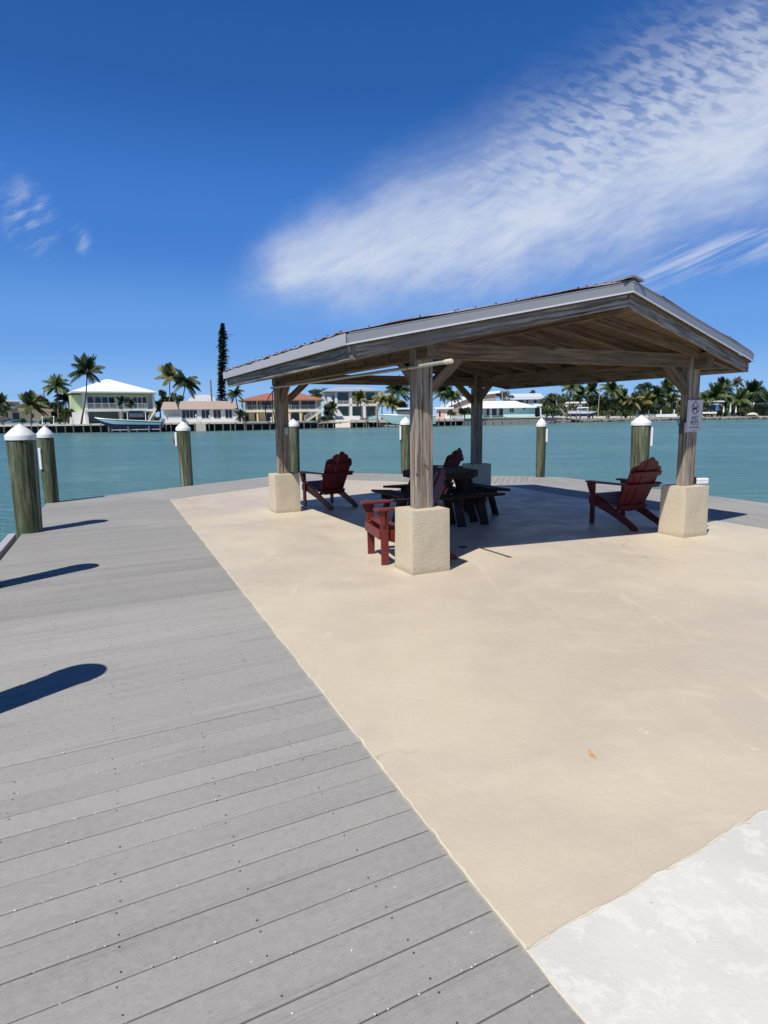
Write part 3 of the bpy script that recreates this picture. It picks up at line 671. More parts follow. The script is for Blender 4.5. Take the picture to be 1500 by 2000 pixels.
# gable-end top flashing and folded ridge cap
for a, b in ((Q0, P0), (P0, R0), (T0, P1), (P1, S0)):
    pa, pb = W(*a), W(*b); pa.z = zf(a)+TH+.108; pb.z = zf(b)+TH+.108; inn = (W(L1/2, L2/2)-(pa+pb)/2); inn.z = 0; inn.normalize()
    beam('rake_flashing', pa+inn*.04, pb+inn*.04, .11, .010, 'metal_trim', gz, bevel=0)
mb = MB(); zc = roofz(L1/2)+.03
for (t0, t1) in ((-PX-.02, .9), (.88, 2.7), (2.68, L2+PX+.02)):
    dz = random.uniform(0, .004)
    vs = [W(L1/2-.14, t0, zc-.14*SL+dz), W(L1/2, t0, zc+.012+dz), W(L1/2+.14, t0, zc-.14*SL+dz), W(L1/2-.14, t1, zc-.14*SL+dz), W(L1/2, t1, zc+.012+dz), W(L1/2+.14, t1, zc-.14*SL+dz)]
    vs += [p-Vector((0, 0, .02)) for p in vs]
    mb.add(vs, [(0, 1, 4, 3), (1, 2, 5, 4), (6, 9, 10, 7), (7, 10, 11, 8), (0, 3, 9, 6), (2, 8, 11, 5), (0, 6, 7, 1), (1, 7, 8, 2), (3, 4, 10, 9), (4, 5, 11, 10)])
mb.build('ridge_cap', 'metal_trim', gz, world=True)
# vertical cleats on the outside of the left side beam
for t in tr[1:-1]:
    for o_ in (.0,):
        beam('cleat', W(-.088, t+.04, 2.175), W(-.088, t+.04, 2.36), .028, .05, 'wood_inner', gz, up=tuple(u3))
# bolts on the front post
for s_, z_, r_ in ((.02, 1.10, .012), (-.09, 1.02, .012), (.07, 1.62, .01), (.07, 2.0, .01)):
    p = W(s_, -.0605, z_); mb = MB(); mb.tube([p, p-u3*.006], r_, 8); mb.build('bolt', 'dark_metal', gz, world=True)
# pipe lying along the left side beam
p1 = atY(883, 706, W(-.14, -.78).y); p2 = W(-.14, L2+.02, 2.115)
pz = [W(-.155, -.80, 2.083), W(-.152, .0, 2.082), W(-.150, 2.2, 2.092), W(-.150, L2+.05, 2.112)]
pt = thing('pipe', 'long pale plastic pipe strapped under the left eave beam', 'pipe', pz[0])
mb = MB(); mb.tube(pz, .0175, 14); mb.build('tube', 'pvc', pt, world=True, smooth=True)
mb = MB(); d_ = (pz[0]-pz[1]).normalized(); mb.tube([pz[0]-d_*.09, pz[0]+d_*.004], .022, 14); mb.tube([pz[0]+d_*.004, pz[0]+d_*.02], [.022, .017], 14)
mb.build('end_fitting', 'pvc_cut', pt, world=True, smooth=True)
for t in (.0, 2.2, 3.6): a = W(-.152, t, 2.084+t*.006); mb = MB(); mb.tube([a-u3*.012, a+u3*.012], .0205, 12); mb.build('clamp', 'dark_metal', pt, world=True)
# cables hanging beside the far left post
cb = thing('cable', 'two black cables looping down beside the left rear post', 'cable', W(-.15, L2, 2.1))
Yl = W(-.15, L2).y
for pts in ([(566, 739), (552, 742), (538, 757), (525, 775), (518, 795), (519, 812), (526, 828), (536, 836)], [(545, 745), (535, 754), (532, 775), (533, 800), (537, 824), (541, 838)]):
    P3 = [atY(px, py, Yl-.12) for px, py in pts]; mb = MB(); mb.tube(P3, .008, 6); mb.build('cable_loop', 'black_rubber', cb, world=True, smooth=True)
def ebox(name, label, c, w_, d__, h_, m_, par_axis=0, extra=None):
    o = thing(name, label, 'electrical box', c); mb = MB()
    o.rotation_euler = (0, 0, ea)
    mb.box(-w_/2, w_/2, -d__/2, d__/2, -h_/2, h_/2); mb.build('box_body', m_, o, bevel=.004)
    mb = MB(); mb.box(-w_*.36, w_*.36, -d__/2-.006, -d__/2-.001, -h_*.4, h_*.4); mb.build('cover', 'steel', o, bevel=.002); return o
ebox('outlet_box', 'small grey outlet box on the left rear post', W(.04, L2-.085, 1.39), .08, .05, .14, 'grey_box')
ebox('junction_box', 'dark little junction box on the left side of the right post', W(L1-.135, -.02, 1.42), .05, .08, .16, 'dark_metal')
wr = MB(); q0 = W(L1-.15, -.05, 1.50); wr.tube([q0, q0+Vector((-.05, 0, .04)), q0+Vector((-.085, 0, 0)), q0+Vector((-.07, 0, -.05)), q0+Vector((-.02, 0, -.08))], .005, 6)
o = wr.build('wire', 'black_rubber'); tag(o, 'thin black wire loop beside the junction box on the right post', 'wire')
# white case on the right pedestal
wq = atY(1368, 945, W(L1, .08).y+.10)
wc = thing('case', 'small white plastic case lying on top of the right pedestal', 'case', (wq.x, wq.y, PH-.003), .25)
mb = MB(); mb.box(-.085, .095, -.045, .045, 0, .075); mb.build('case_body', 'white_plastic', wc, bevel=.008)
mb = MB(); mb.box(-.086, .096, -.046, .046, .047, .05); mb.build('seam', 'grey_box', wc)
mb = MB(); mb.box(-.115, -.09, -.03, .03, .0, .095); mb.build('handle', 'black_rubber', wc, bevel=.005)
# ------------------------------------------------------------------ sign
sg_c = W(L1+.012, -.075, 1.567)
sn = thing('sign', 'white NO PETS ALLOWED sign fixed to the right gazebo post', 'sign', sg_c, ea)
SW, SH = .285, .405; cx_ = 0.0
def rrect(w_, h_, r_, z):
    pts = []
    for cxx, cyy, a0 in ((w_/2-r_, h_/2-r_, 0), (-w_/2+r_, h_/2-r_, 90), (-w_/2+r_, -h_/2+r_, 180), (w_/2-r_, -h_/2+r_, 270)):
        for k in range(5): a = R(a0+k*22.5); pts.append((cxx+r_*math.cos(a), cyy+r_*math.sin(a)))
    return pts
mb = MB(); mb.ext([(x, 0, y) for x, y in rrect(SW, SH, .014, 0)], (0, .004, 0)); mb.build('panel', 'sign_white', sn)
bo = rrect(SW-.028, SH-.028, .010, 0); bi = rrect(SW-.034, SH-.034, .008, 0); mb = MB(); nb = len(bo)
mb.add([(x, -.0012, y) for x, y in bo]+[(x, -.0012, y) for x, y in bi], [(i, (i+1) % nb, nb+(i+1) % nb, nb+i) for i in range(nb)]); mb.build('border', 'grey_box', sn)
mb = MB(); n = 32; cy = .098; ro, ri = .074, .064
mb.add([(ro*math.cos(2*math.pi*k/n), -.0022, cy+ro*math.sin(2*math.pi*k/n)) for k in range(n)]+[(ri*math.cos(2*math.pi*k/n), -.0022, cy+ri*math.sin(2*math.pi*k/n)) for k in range(n)], [(k, (k+1) % n, n+(k+1) % n, n+k) for k in range(n)])
a = R(-45); q_ = [(math.cos(a), math.sin(a)), (-math.cos(a), -math.sin(a))]; px_, pz_ = -math.sin(a)*.0055, math.cos(a)*.0055
mb.add([(q_[0][0]*.066+px_, -.0026, cy+q_[0][1]*.066+pz_), (q_[0][0]*.066-px_, -.0026, cy+q_[0][1]*.066-pz_), (q_[1][0]*.066-px_, -.0026, cy+q_[1][1]*.066-pz_), (q_[1][0]*.066+px_, -.0026, cy+q_[1][1]*.066+pz_)], [(0, 1, 2, 3)])
mb.build('emblem_ring', 'sign_red', sn)
dog = [(-.046, -.02), (-.050, .018), (-.044, .022), (-.040, .004), (-.028, .008), (.012, .008), (.020, .016), (.020, .038), (.027, .030), (.036, .032), (.050, .022), (.050, .014), (.036, .012), (.034, -.004), (.030, -.014), (.032, -.046), (.022, -.046), (.018, -.020), (-.018, -.018), (-.024, -.026), (-.020, -.046), (-.030, -.046), (-.038, -.026)]
mb = MB(); mb.add([(x, -.0016, cy+y) for x, y in dog], [tuple(range(len(dog)))]); o = mb.build('emblem_dog', 'sign_black', sn, recalc=False)
def txt(body, size, x, z, sx=1, bold=.004, m_='sign_black', name='lettering'):
    cu = bpy.data.curves.new(name, 'FONT'); cu.body = body; cu.size = size; cu.align_x = 'CENTER'; cu.offset = bold; cu.extrude = 0
    t = bpy.data.objects.new(name, cu); C.objects.link(t); bpy.context.view_layer.update()
    me_ = bpy.data.meshes.new_from_object(t.evaluated_get(bpy.context.evaluated_depsgraph_get())); bpy.data.objects.remove(t)
    o = bpy.data.objects.new(name, me_); C.objects.link(o); me_.materials.clear(); me_.materials.append(M[m_]); o.parent = sn
    for v_ in me_.vertices: v_.co = Vector((v_.co.x*sx+x, -.0016, v_.co.y+z))
    return o
txt('NO', .074, 0, -.050, 1.0, .0012); txt('PETS', .074, 0, -.114, .98, .0012); txt('ALLOWED', .040, 0, -.160, 1.0, .0004)
for z_ in (.19, -.19): mb = MB(); mb.tube([(0, -.001, z_), (0, -.007, z_)], .007, 8); mb.build('screw', 'dark_metal', sn)
# ------------------------------------------------------------------ deck drain
dr = gnd(904, 1070); o = MB().lathe((0, 0, 0), [(.062, 0), (.062, .004), (.055, .006), (.05, .004)], 20).build('floor_drain', 'dark_metal'); o.location = (dr.x, dr.y, .009); tag(o, 'small dark round floor drain in the slab behind the front pedestal', 'drain')
# ------------------------------------------------------------------ red slatted chairs
def chair(name, label, loc, rz):
    t = thing(name, label, 'chair', loc, rz, 'red slatted armchairs round the gazebo')
    # local: x forward, y to the left, origin on the ground between the legs
    hw = .27
    for sd in (-1, 1):
        y0 = sd*hw
        # side rail: from front top down to the rounded rear foot
        mb = MB(); prof = [(.40, .285), (.40, .40), (.36, .415), (.05, .315), (-.22, .185), (-.40, .10), (-.475, .055), (-.50, .02), (-.49, 0), (-.375, 0), (-.30, .045), (-.05, .145), (.20, .225)]
        mb.ext([(x, y0-.014, z) for x, z in prof], (0, .028, 0)); mb.build('rear_leg', 'red_paint', t, bevel=.003)
        mb = MB(); yl = y0+sd*.030; mb.ext([(.315, yl-.014, 0), (.395, yl-.014, 0), (.405, yl-.014, .595), (.315, yl-.014, .595)], (0, .028, 0)); mb.build('front_leg', 'red_paint', t, bevel=.003)
        # bracket under the arm, on the outside of the leg
        mb = MB(); yb = yl+sd*.026; mb.ext([(.36, yb-.011, .594), (.45, yb-.011, .594), (.45, yb-.011, .57), (.385, yb-.011, .44), (.36, yb-.011, .44)], (0, .022, 0))
        mb.ext([(.32, yl+sd*.014, .594), (.32, yl+sd*.07, .594), (.32, yl+sd*.07, .57), (.32, yl+sd*.014, .44)], (.022, 0, 0)); mb.build('arm_bracket', 'red_paint', t)
        mb = MB(); pl = [(.47, -.05), (.46, -.065), (.30, -.068), (.05, -.05), (-.28, -.02), (-.32, -.01), (-.32, .035), (-.25, .04), (.05, .045), (.30, .068), (.44, .070), (.47, .055)]
        pts = [(x, yl+sd*y_, .600+.018*max(0, min(1, (.2-x)/.5))-.02*max(0, (-.0-x))) for x, y_ in pl]
        mb.ext(pts, (0, 0, .024)); mb.build('armrest', 'red_paint', t, bevel=.003)
    # seat slats follow the rail
    mb = MB(); sl = [(.405, .392), (.34, .408), (.262, .390), (.184, .364), (.106, .338), (.028, .312), (-.05, .282)]
    mb.box(.402, .424, -hw-.045, hw+.045, .285, .392)
    for i, (x, z) in enumerate(sl[1:]):
        a = math.atan2(.326, 1) if i else .05
        p0 = Vector((x+.034, 0, z+.034*math.tan(a)+.010)); p1 = Vector((x-.034, 0, z-.034*math.tan(a)+.010))
        mb.ext([(p0.x, -hw-.014, p0.z), (p1.x, -hw-.014, p1.z), (p1.x, -hw-.014, p1.z+.022), (p0.x, -hw-.014, p0.z+.022)], (0, 2*hw+.028, 0))
    mb.build('seat', 'red_paint', t, bevel=.003)
    # fan back of five boards with rounded tops
    base = Vector((-.075, 0, .245)); bd = Vector((-.375, 0, .79)).normalized(); nrm = Vector((.79, 0, .375)).normalized()
    mb = MB(); hts = (.70, .79, .845, .79, .70); bw = (.088, .094, .098, .094, .088)
    yb = [-.198, -.100, 0, .100, .198]; yt = [-.226, -.115, 0, .115, .226]
    for i in range(5):
        H_ = hts[i]; b2, w2 = bw[i]*.5, (yt[2]-yt[1])*.5-.002 if i in (1, 2, 3) else .057; pts2 = [(yb[i]-b2, -.03), (yb[i]+b2, -.03)]
        yk = yb[i]+(yt[i]-yb[i])*H_/.84; od = (-1, -1, 0, 1, 1)[i]; rr_ = .07
        if od == 0:
            pts2 += [(yk+w2, H_-.05)]+[(yk+w2*math.cos(math.pi*k/8), H_-.05+.05*math.sin(math.pi*k/8)) for k in range(1, 8)]+[(yk-w2, H_-.05)]
        else:
            arc = [(yk+od*(w2-2*w2*.92*(1-math.cos(math.pi/2*k/6))), H_-rr_+rr_*math.sin(math.pi/2*k/6)) for k in range(7)]+[(yk-od*w2, H_)]
            pts2 += arc if od > 0 else arc[::-1]
        cup = .012*abs(i-2)
        mb.ext([base+bd*h_+Vector((0, y_, 0))+nrm*cup for y_, h_ in pts2], -nrm*.020)
    mb.build('backrest', 'red_paint', t, bevel=.003)
    for nm, h_, ww, hh in (('back_brace', .60, .50, .07), ('back_brace', .405, .66, .06), ('back_brace', .06, .50, .06)):
        p = base+bd*h_-nrm*.036; mb = MB(); mb.obox(p+Vector((0, -ww/2, 0)), p+Vector((0, ww/2, 0)), .028, hh, up=tuple(bd)); mb.build(nm, 'red_paint', t, bevel=.003)
    return t
def chair_from(fa, fb, depth=None): pass
ch = chair('armchair', 'red slatted armchair seen from behind next to the left rear pedestal', (0, 0, .009), 0)
def place(o, loc, rz, label=None):
    o.location = (loc[0], loc[1], .009); o.rotation_euler = (0, 0, rz)
    if label: o['label'] = label
def from_front(fl, fwd_deg):     # left front leg foot and facing direction
    a = R(fwd_deg); f = Vector((math.cos(a), math.sin(a))); l = Vector((-math.sin(a), math.cos(a)))
    return Vector((fl.x, fl.y))-f*.355-l*.30
p = from_front(gnd(596, 988), 129); place(ch, p, R(129))
c2_ = copy_tree(ch); fr = (gnd(720, 1083)+gnd(758, 1105))/2; a = R(195.5); place(c2_, (fr.x-math.cos(a)*.355, fr.y-math.sin(a)*.355), a, 'sunlit red slatted armchair half hidden behind the front pedestal')
c3_ = copy_tree(ch); p = from_front(gnd(1156, 1022), 114); place(c3_, p, R(114), 'red slatted armchair with one sunlit rear foot next to the right pedestal')
c4_ = copy_tree(ch); place(c4_, (1.10, 12.15), R(140), 'shaded red armchair behind the picnic table, only its scalloped back showing')
# ------------------------------------------------------------------ picnic table
TSC = .87
tb = thing('picnic_table', 'dark wooden picnic table with four attached benches under the gazebo', 'picnic table', (.90, 9.90, .009), ea)
def octo(r_, k): return [(r_, r_*k), (r_*k, r_), (-r_*k, r_), (-r_, r_*k), (-r_, -r_*k), (-r_*k, -r_), (r_*k, -r_), (r_, -r_*k)]
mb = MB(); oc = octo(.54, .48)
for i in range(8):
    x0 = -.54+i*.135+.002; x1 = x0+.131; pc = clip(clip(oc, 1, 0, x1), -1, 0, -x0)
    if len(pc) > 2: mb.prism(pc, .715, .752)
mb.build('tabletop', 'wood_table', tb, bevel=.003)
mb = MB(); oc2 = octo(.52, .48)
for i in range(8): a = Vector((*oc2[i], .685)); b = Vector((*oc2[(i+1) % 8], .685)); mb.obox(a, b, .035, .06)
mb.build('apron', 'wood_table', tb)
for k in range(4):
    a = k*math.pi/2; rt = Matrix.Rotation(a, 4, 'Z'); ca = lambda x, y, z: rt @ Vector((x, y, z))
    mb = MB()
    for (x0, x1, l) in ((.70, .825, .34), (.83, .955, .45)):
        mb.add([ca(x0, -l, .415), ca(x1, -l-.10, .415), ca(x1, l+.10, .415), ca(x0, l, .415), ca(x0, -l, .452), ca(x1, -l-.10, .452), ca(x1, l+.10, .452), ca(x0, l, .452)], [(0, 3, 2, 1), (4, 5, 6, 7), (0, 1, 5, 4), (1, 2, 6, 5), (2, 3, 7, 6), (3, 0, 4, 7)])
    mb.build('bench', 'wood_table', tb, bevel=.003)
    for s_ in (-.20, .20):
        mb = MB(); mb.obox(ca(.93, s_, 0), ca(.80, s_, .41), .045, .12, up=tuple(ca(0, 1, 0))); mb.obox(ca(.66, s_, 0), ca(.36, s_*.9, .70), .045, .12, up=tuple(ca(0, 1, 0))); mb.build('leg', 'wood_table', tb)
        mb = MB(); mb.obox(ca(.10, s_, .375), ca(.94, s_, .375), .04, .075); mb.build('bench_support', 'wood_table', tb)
# ------------------------------------------------------------------ pilings of the near platform
def piling(px, basepy, apexpy, r_top, label, tube=None, shift=(0, 0), pos=None, lean=0, box=False):
    if pos is None: b = gnd(px, basepy); pos = (b.x+shift[0], b.y+shift[1])
    zt = 1.56 if pos is None or basepy is None else atY(px, apexpy, pos[1]).z
    o = thing('piling', label, 'piling', (pos[0], pos[1], WZ), 0, 'capped mooring pilings round the deck')
    rb_ = r_top*.80; n = 20; zc = zt-.22; mb = MB(); rg = []; sd_ = random.random()*50
    for i in range(26):
        f = i/25; z = (zc-WZ+.4)*f-.4; rr = rb_+(r_top-rb_)*f
        rg.append((z, rr))
    vs = []
    for z, rr in rg:
        for k in range(n):
            a = 2*math.pi*k/n; q = rr*(1+.05*mnoise.noise(Vector((math.cos(a)*1.3+sd_, math.sin(a)*1.3, z*.8)))+.022*mnoise.noise(Vector((math.cos(a)*6+sd_, math.sin(a)*6, z*.7))))
            vs.append((q*math.cos(a)+lean*z, q*math.sin(a), z))
    fs = [(i*n+k, i*n+(k+1) % n, (i+1)*n+(k+1) % n, (i+1)*n+k) for i in range(25) for k in range(n)]+[tuple(range(25*n, 26*n))]
    mb.add(vs, fs); mb.build('trunk', 'piling_wood', o, smooth=True)
    mb = MB(); rc = r_top*1.07; lz = zc-WZ; hx = lean*lz; mb.lathe((hx, 0, lz), [(rc, -.005), (rc, .055), (rc*.985, .065), (rc*.55, .150), (rc*.10, .215), (.008, .222)], 28)
    mb.build('cap', 'piling_cap', o, smooth=True)
    if tube:
        dxp, dz, ln, tilt = tube; mb = MB(); x_ = dxp*(r_top*.97); y_ = -math.sqrt(max(0, (r_top*1.1)**2-x_**2))*.9-.02
        zz = lz-dz; mb.box(x_-.024+hx, x_+.024+hx, y_-.018, y_+.02, zz-ln, zz); ob = mb.build('bracket', 'white_plastic', o, bevel=.006)
        ob['label'] = 'white strip fixed to the piling'
    if box:
        mb = MB(); mb.box(-r_top-.10, -r_top+.02, -.06, .06, lz-.33, lz-.19); mb.build('mounted_box', 'dark_metal', o, bevel=.004)
    return o
random.seed(5)
piling(51, 1041, 828, .190, 'thickest greenish piling at the far left edge of the deck', None, (0, .10))
piling(99, 982, 832, .150, 'slimmer piling just behind the thickest left one, white strip on its face', (-.35, .20, .42, 0), (0, .06), lean=-.008)
piling(365, 948, 823, .166, 'lone piling on the left deck edge below the tan tiled house', (-.95, .04, .33, 0), (0, .06), box=True, lean=-.012)
piling(575, 922, 818, .172, 'piling right beside the left rear gazebo post', None, (0, .1))
piling(793, 925, 814, .155, 'piling mostly hidden behind the front gazebo post', (-1.0, .04, .38, 0), (0, .1))
piling(1056, 932, 816, .128, 'slimmest piling, between the rear post and the right post', (.98, .06, .34, 0), (0, .05))
piling(1250, 948, 811, .208, 'broad pale piling just left of the right gazebo post', (1.0, .05, .42, 0), (0, .1))
for p_ in ((-3.90, 5.93), (-2.52, 2.96)): piling(0, None, 0, .155, 'piling on the left deck edge nearer the viewer', None, pos=p_)
# ------------------------------------------------------------------ far shore
class Fac:
    """a facade frame: columns and rows of the picture turned into metres on an upright plane at distance Y"""
    def __init__(s, pxc, pyc, Y, turn=0):
        s.c = atY(pxc, pyc, Y); s.k = Y/FPX; s.px = pxc; s.py = pyc; s.Y = Y; tv = s.c.x/Y
        s.phi = -math.atan(tv)+R(turn); s.kx = s.k/(math.cos(s.phi)-tv*math.sin(s.phi))   # turned towards the water in front
    def x(s, px): return s.c.x+(px-s.px)*s.kx
    def z(s, py): return s.c.z-(py-s.py)*s.k
def fbox(F, mb, px0, px1, py0, py1, y0, y1): return mb.box(F.x(px0), F.x(px1), F.Y+y0, F.Y+y1, F.z(py1), F.z(py0))
def part(F, name, m_, parent, rects, bevel=0):
    mb = MB(); root_of(parent).rotation_euler.z = F.phi
    for r_ in rects: fbox(F, mb, *r_)
    return mb.build(name, m_, parent, world=True)
def hip(F, parent, m_, px0, px1, pe, r0, r1, pr_, y0, y1, th=.25, name='roof'):
    x0, x1, ze, zr = F.x(px0), F.x(px1), F.z(pe), F.z(pr_); ym = F.Y+(y0+y1)/2; ya, yb = F.Y+y0, F.Y+y1
    mb = MB(); a0, a1 = F.x(r0), F.x(r1)
    vs = [(x0, ya, ze), (x1, ya, ze), (x1, yb, ze), (x0, yb, ze), (a0, ym, zr), (a1, ym, zr), (x0, ya, ze-th), (x1, ya, ze-th), (x1, yb, ze-th), (x0, yb, ze-th)]
    mb.add(vs, [(0, 1, 5, 4), (1, 2, 5), (2, 3, 4, 5), (3, 0, 4), (0, 6, 7, 1), (1, 7, 8, 2), (2, 8, 9, 3), (3, 9, 6, 0), (6, 9, 8, 7)])
    return mb.build(name, m_, parent, world=True)
def window(F, parent, px0, px1, py0, py1, y, m_='glass_dark', frame='white_wall', name='window', mull=0):
    mb = MB(); fw = .09; x0, x1, z0, z1 = F.x(px0), F.x(px1), F.z(py1), F.z(py0); ya, yb = F.Y+y-.06, F.Y+y
    mb.box(x0-fw, x0, ya, yb, z0-fw, z1+fw); mb.box(x1, x1+fw, ya, yb, z0-fw, z1+fw); mb.box(x0, x1, ya, yb, z1, z1+fw); mb.box(x0, x1, ya, yb, z0-fw, z0)
    for i in range(mull): xm = x0+(x1-x0)*(i+1)/(mull+1); mb.box(xm-.04, xm+.04, ya, yb-.01, z0, z1)
    o = mb.build(name, frame, parent, world=True)
    mb = MB(); mb.box(x0, x1, yb-.025, yb-.012, z0, z1); mb.build('pane', m_, o, world=True); return o
def railing(F, parent, px0, px1, py0, py1, y, m_='white_wall', n=None, slope=0):
    mb = MB(); x0, x1, zt, zb = F.x(px0), F.x(px1), F.z(py0), F.z(py1); Yp = F.Y+y; dz = slope*(zt-zb) if slope else 0
    L_ = x1-x0; n = n or max(4, int(L_/.28))
    sz = slope*F.k
    mb.ext([(x0, Yp-.04, zt-.07), (x1, Yp-.04, zt-.07+sz), (x1, Yp-.04, zt+sz), (x0, Yp-.04, zt)], (0, .08, 0)); mb.ext([(x0, Yp-.03, zb), (x1, Yp-.03, zb+sz), (x1, Yp-.03, zb+.07+sz), (x0, Yp-.03, zb+.07)], (0, .06, 0))
    for i in range(n+1):
        xx = x0+L_*i/n; w2 = .05 if i % 6 == 0 else .022; s_ = sz*i/n; mb.box(xx-w2, xx+w2, Yp-.025, Yp+.025, zb+s_, zt+s_-.02)
    return mb.build('railing', m_, parent, world=True)
def house(label, F, py=828, cat='house'):
    return thing('house', label, cat, (F.c.x, F.Y, F.z(py)))
# 1 lime house with the white hip roof
F = Fac(235, 800, shoreY(235)+13, 8); h = house('lime green two storey house with white pyramid roof and long balcony', F)
D = 15
part(F, 'wall', 'lime_pale', h, [(171, 305, 770, 829, 2.6, D)])
part(F, 'wall', 'lime_wall', h, [(147.5, 171, 771, 804, 5.5, D)]); part(F, 'wall', 'white_wall', h, [(147.5, 174, 804, 829, 3.5, D-.1)])
part(F, 'wall', 'white_wall', h, [(168, 174, 768, 829, 0, 3.4)]); part(F, 'wall', 'white_wall', h, [(233, 240, 799, 829, 0, 2.5)]); part(F, 'wall', 'white_wall', h, [(300, 304.5, 768, 829, 0, 2.5)])
part(F, 'balcony_floor', 'white_wall', h, [(168, 304, 799, 803.5, -.6, 2.55)]); part(F, 'fascia', 'lime_wall', h, [(164, 307, 765.5, 769.5, -.3, 2.5)])
for a, b in ((177, 188), (191, 202), (204, 215), (217, 228), (248, 259), (264, 272), (274, 281), (283, 291)): window(F, h, a, b, 776, 795, 2.55)
part(F, 'recess_shade', 'teal_shade', h, [(175, 232, 804, 828, 2.35, 2.55)]); part(F, 'recess_shade', 'shade_dark', h, [(241, 299, 806, 828, 2.35, 2.55)])  # flat dark panels painted as the shade inside the ground floor openings
railing(F, h, 171, 232, 788, 799, -.5); railing(F, h, 240, 288, 788, 799, -.5)
mb = MB(); x0, x1 = F.x(286), F.x(303)
for i in range(9): mb.box(x0+(x1-x0)*i/9, x0+(x1-x0)*(i+1)/9, F.Y-2.2, F.Y-.9, F.z(824)+i*(F.z(799)-F.z(824))/9, F.z(824)+(i+1)*(F.z(799)-F.z(824))/9)
mb.build('staircase', 'white_wall', h, world=True); railing(F, h, 286, 303, 812, 822, -2.2, slope=22)
hip(F, h, 'roof_white', 146, 308, 766, 219, 227, 739.5, -1.2, 17)
# 2 ranch with tan tiles
F = Fac(400, 810, shoreY(400)+9); h = house('low white ranch house with steep tan tiled mansard roof', F)
part(F, 'wall', 'white_wall', h, [(322, 468, 798, 824, 0, 12)])
mb = MB()
def mans(px0, px1, p_e, p_t, y0, m_):
    mb = MB(); x0, x1, z0, z1 = F.x(px0), F.x(px1), F.z(p_e), F.z(p_t); Y0 = F.Y
    vs = [(x0, Y0+y0, z0), (x1, Y0+y0, z0), (x1-.6, Y0+y0+1.4, z1), (x0+.6, Y0+y0+1.4, z1), (x0, Y0+13, z0), (x1, Y0+13, z0), (x1-.6, Y0+12, z1), (x0+.6, Y0+12, z1)]
    mb.add(vs, [(0, 1, 2, 3), (1, 5, 6, 2), (5, 4, 7, 6), (4, 0, 3, 7), (3, 2, 6, 7), (0, 4, 5, 1)]); return mb.build('roof', m_, h, world=True)
mans(350, 468, 799.5, 784, -.9, 'tan_tile'); mans(318, 351, 800, 785.5, -2.4, 'tan_tile')
for a, b, c_, d_ in ((357, 385, 801, 816), (394, 409, 801, 817), (417, 431, 801, 817), (440, 453, 801, 817)): window(F, h, a, b, c_, d_, 0, mull=3 if b-a > 20 else 1)
part(F, 'garden_wall', 'white_wall', h, [(330, 356, 812, 824, -1.5, -1.2)])
part(F, 'door', 'white_wall', h, [(385.5, 392, 803, 822, -.06, -.01)])
# white roof beyond the ranch
F = Fac(395, 790, shoreY(400)+42); h = house('shallow white domed roof of the building behind the tan tiled ranch', F, cat='building')
mb = MB(); prof = [(366, 784), (372, 777), (382, 773), (396, 771), (408, 772), (418, 775.5), (421, 784)]
mb.ext([(F.x(a), F.Y, F.z(b)) for a, b in prof], (0, 16, 0)); mb.build('roof', 'roof_white', h, world=True); part(F, 'wall', 'white_wall', h, [(368, 420, 784, 818, .3, 15)])
# 3 yellow house with terracotta roof
F = Fac(550, 805, shoreY(550)+12); h = house('yellow two storey house with terracotta hip roof and outside stairs', F)
part(F, 'wall', 'yellow_wall', h, [(474, 628, 803, 826, 2.2, 13)]); part(F, 'wall', 'cream_wall', h, [(480, 628, 780, 803, 3.0, 13)])
part(F, 'balcony_floor', 'cream_wall', h, [(472, 630, 801, 804.5, -.2, 3.1)])
for a in (474, 502, 533, 563, 585, 617): part(F, 'column', 'yellow_wall', h, [(a, a+3, 782, 826, 0, .4)])
for a, b in ((484, 492), (495, 507), (512, 530), (538, 560), (566, 584), (589, 616)): window(F, h, a, b, 784, 799, 3.0, frame='cream_wall', mull=1)
for a, b in ((479, 486), (497, 506), (519, 531), (538, 560), (566, 584), (592, 616)): window(F, h, a, b, 806, 823, 2.2, frame='yellow_wall')
railing(F, h, 472, 512, 791, 801, -.1); railing(F, h, 513, 590, 792, 801, -.1); railing(F, h, 590, 630, 792, 801, -.1)
hip(F, h, 'terra_tile', 468, 634, 781.5, 522, 588, 767, -1.2, 15)
mb = MB(); x0, x1 = F.x(594), F.x(628); 
for i in range(14): mb.box(x0+(x1-x0)*i/14, x0+(x1-x0)*(i+1)/14, F.Y-2.0, F.Y-.8, F.z(824)+(i-1)*(F.z(803)-F.z(824))/14, F.z(824)+(i+1)*(F.z(803)-F.z(824))/14)
mb.build('staircase', 'cream_wall', h, world=True); railing(F, h, 594, 630, 812, 821, -2.0, slope=20)
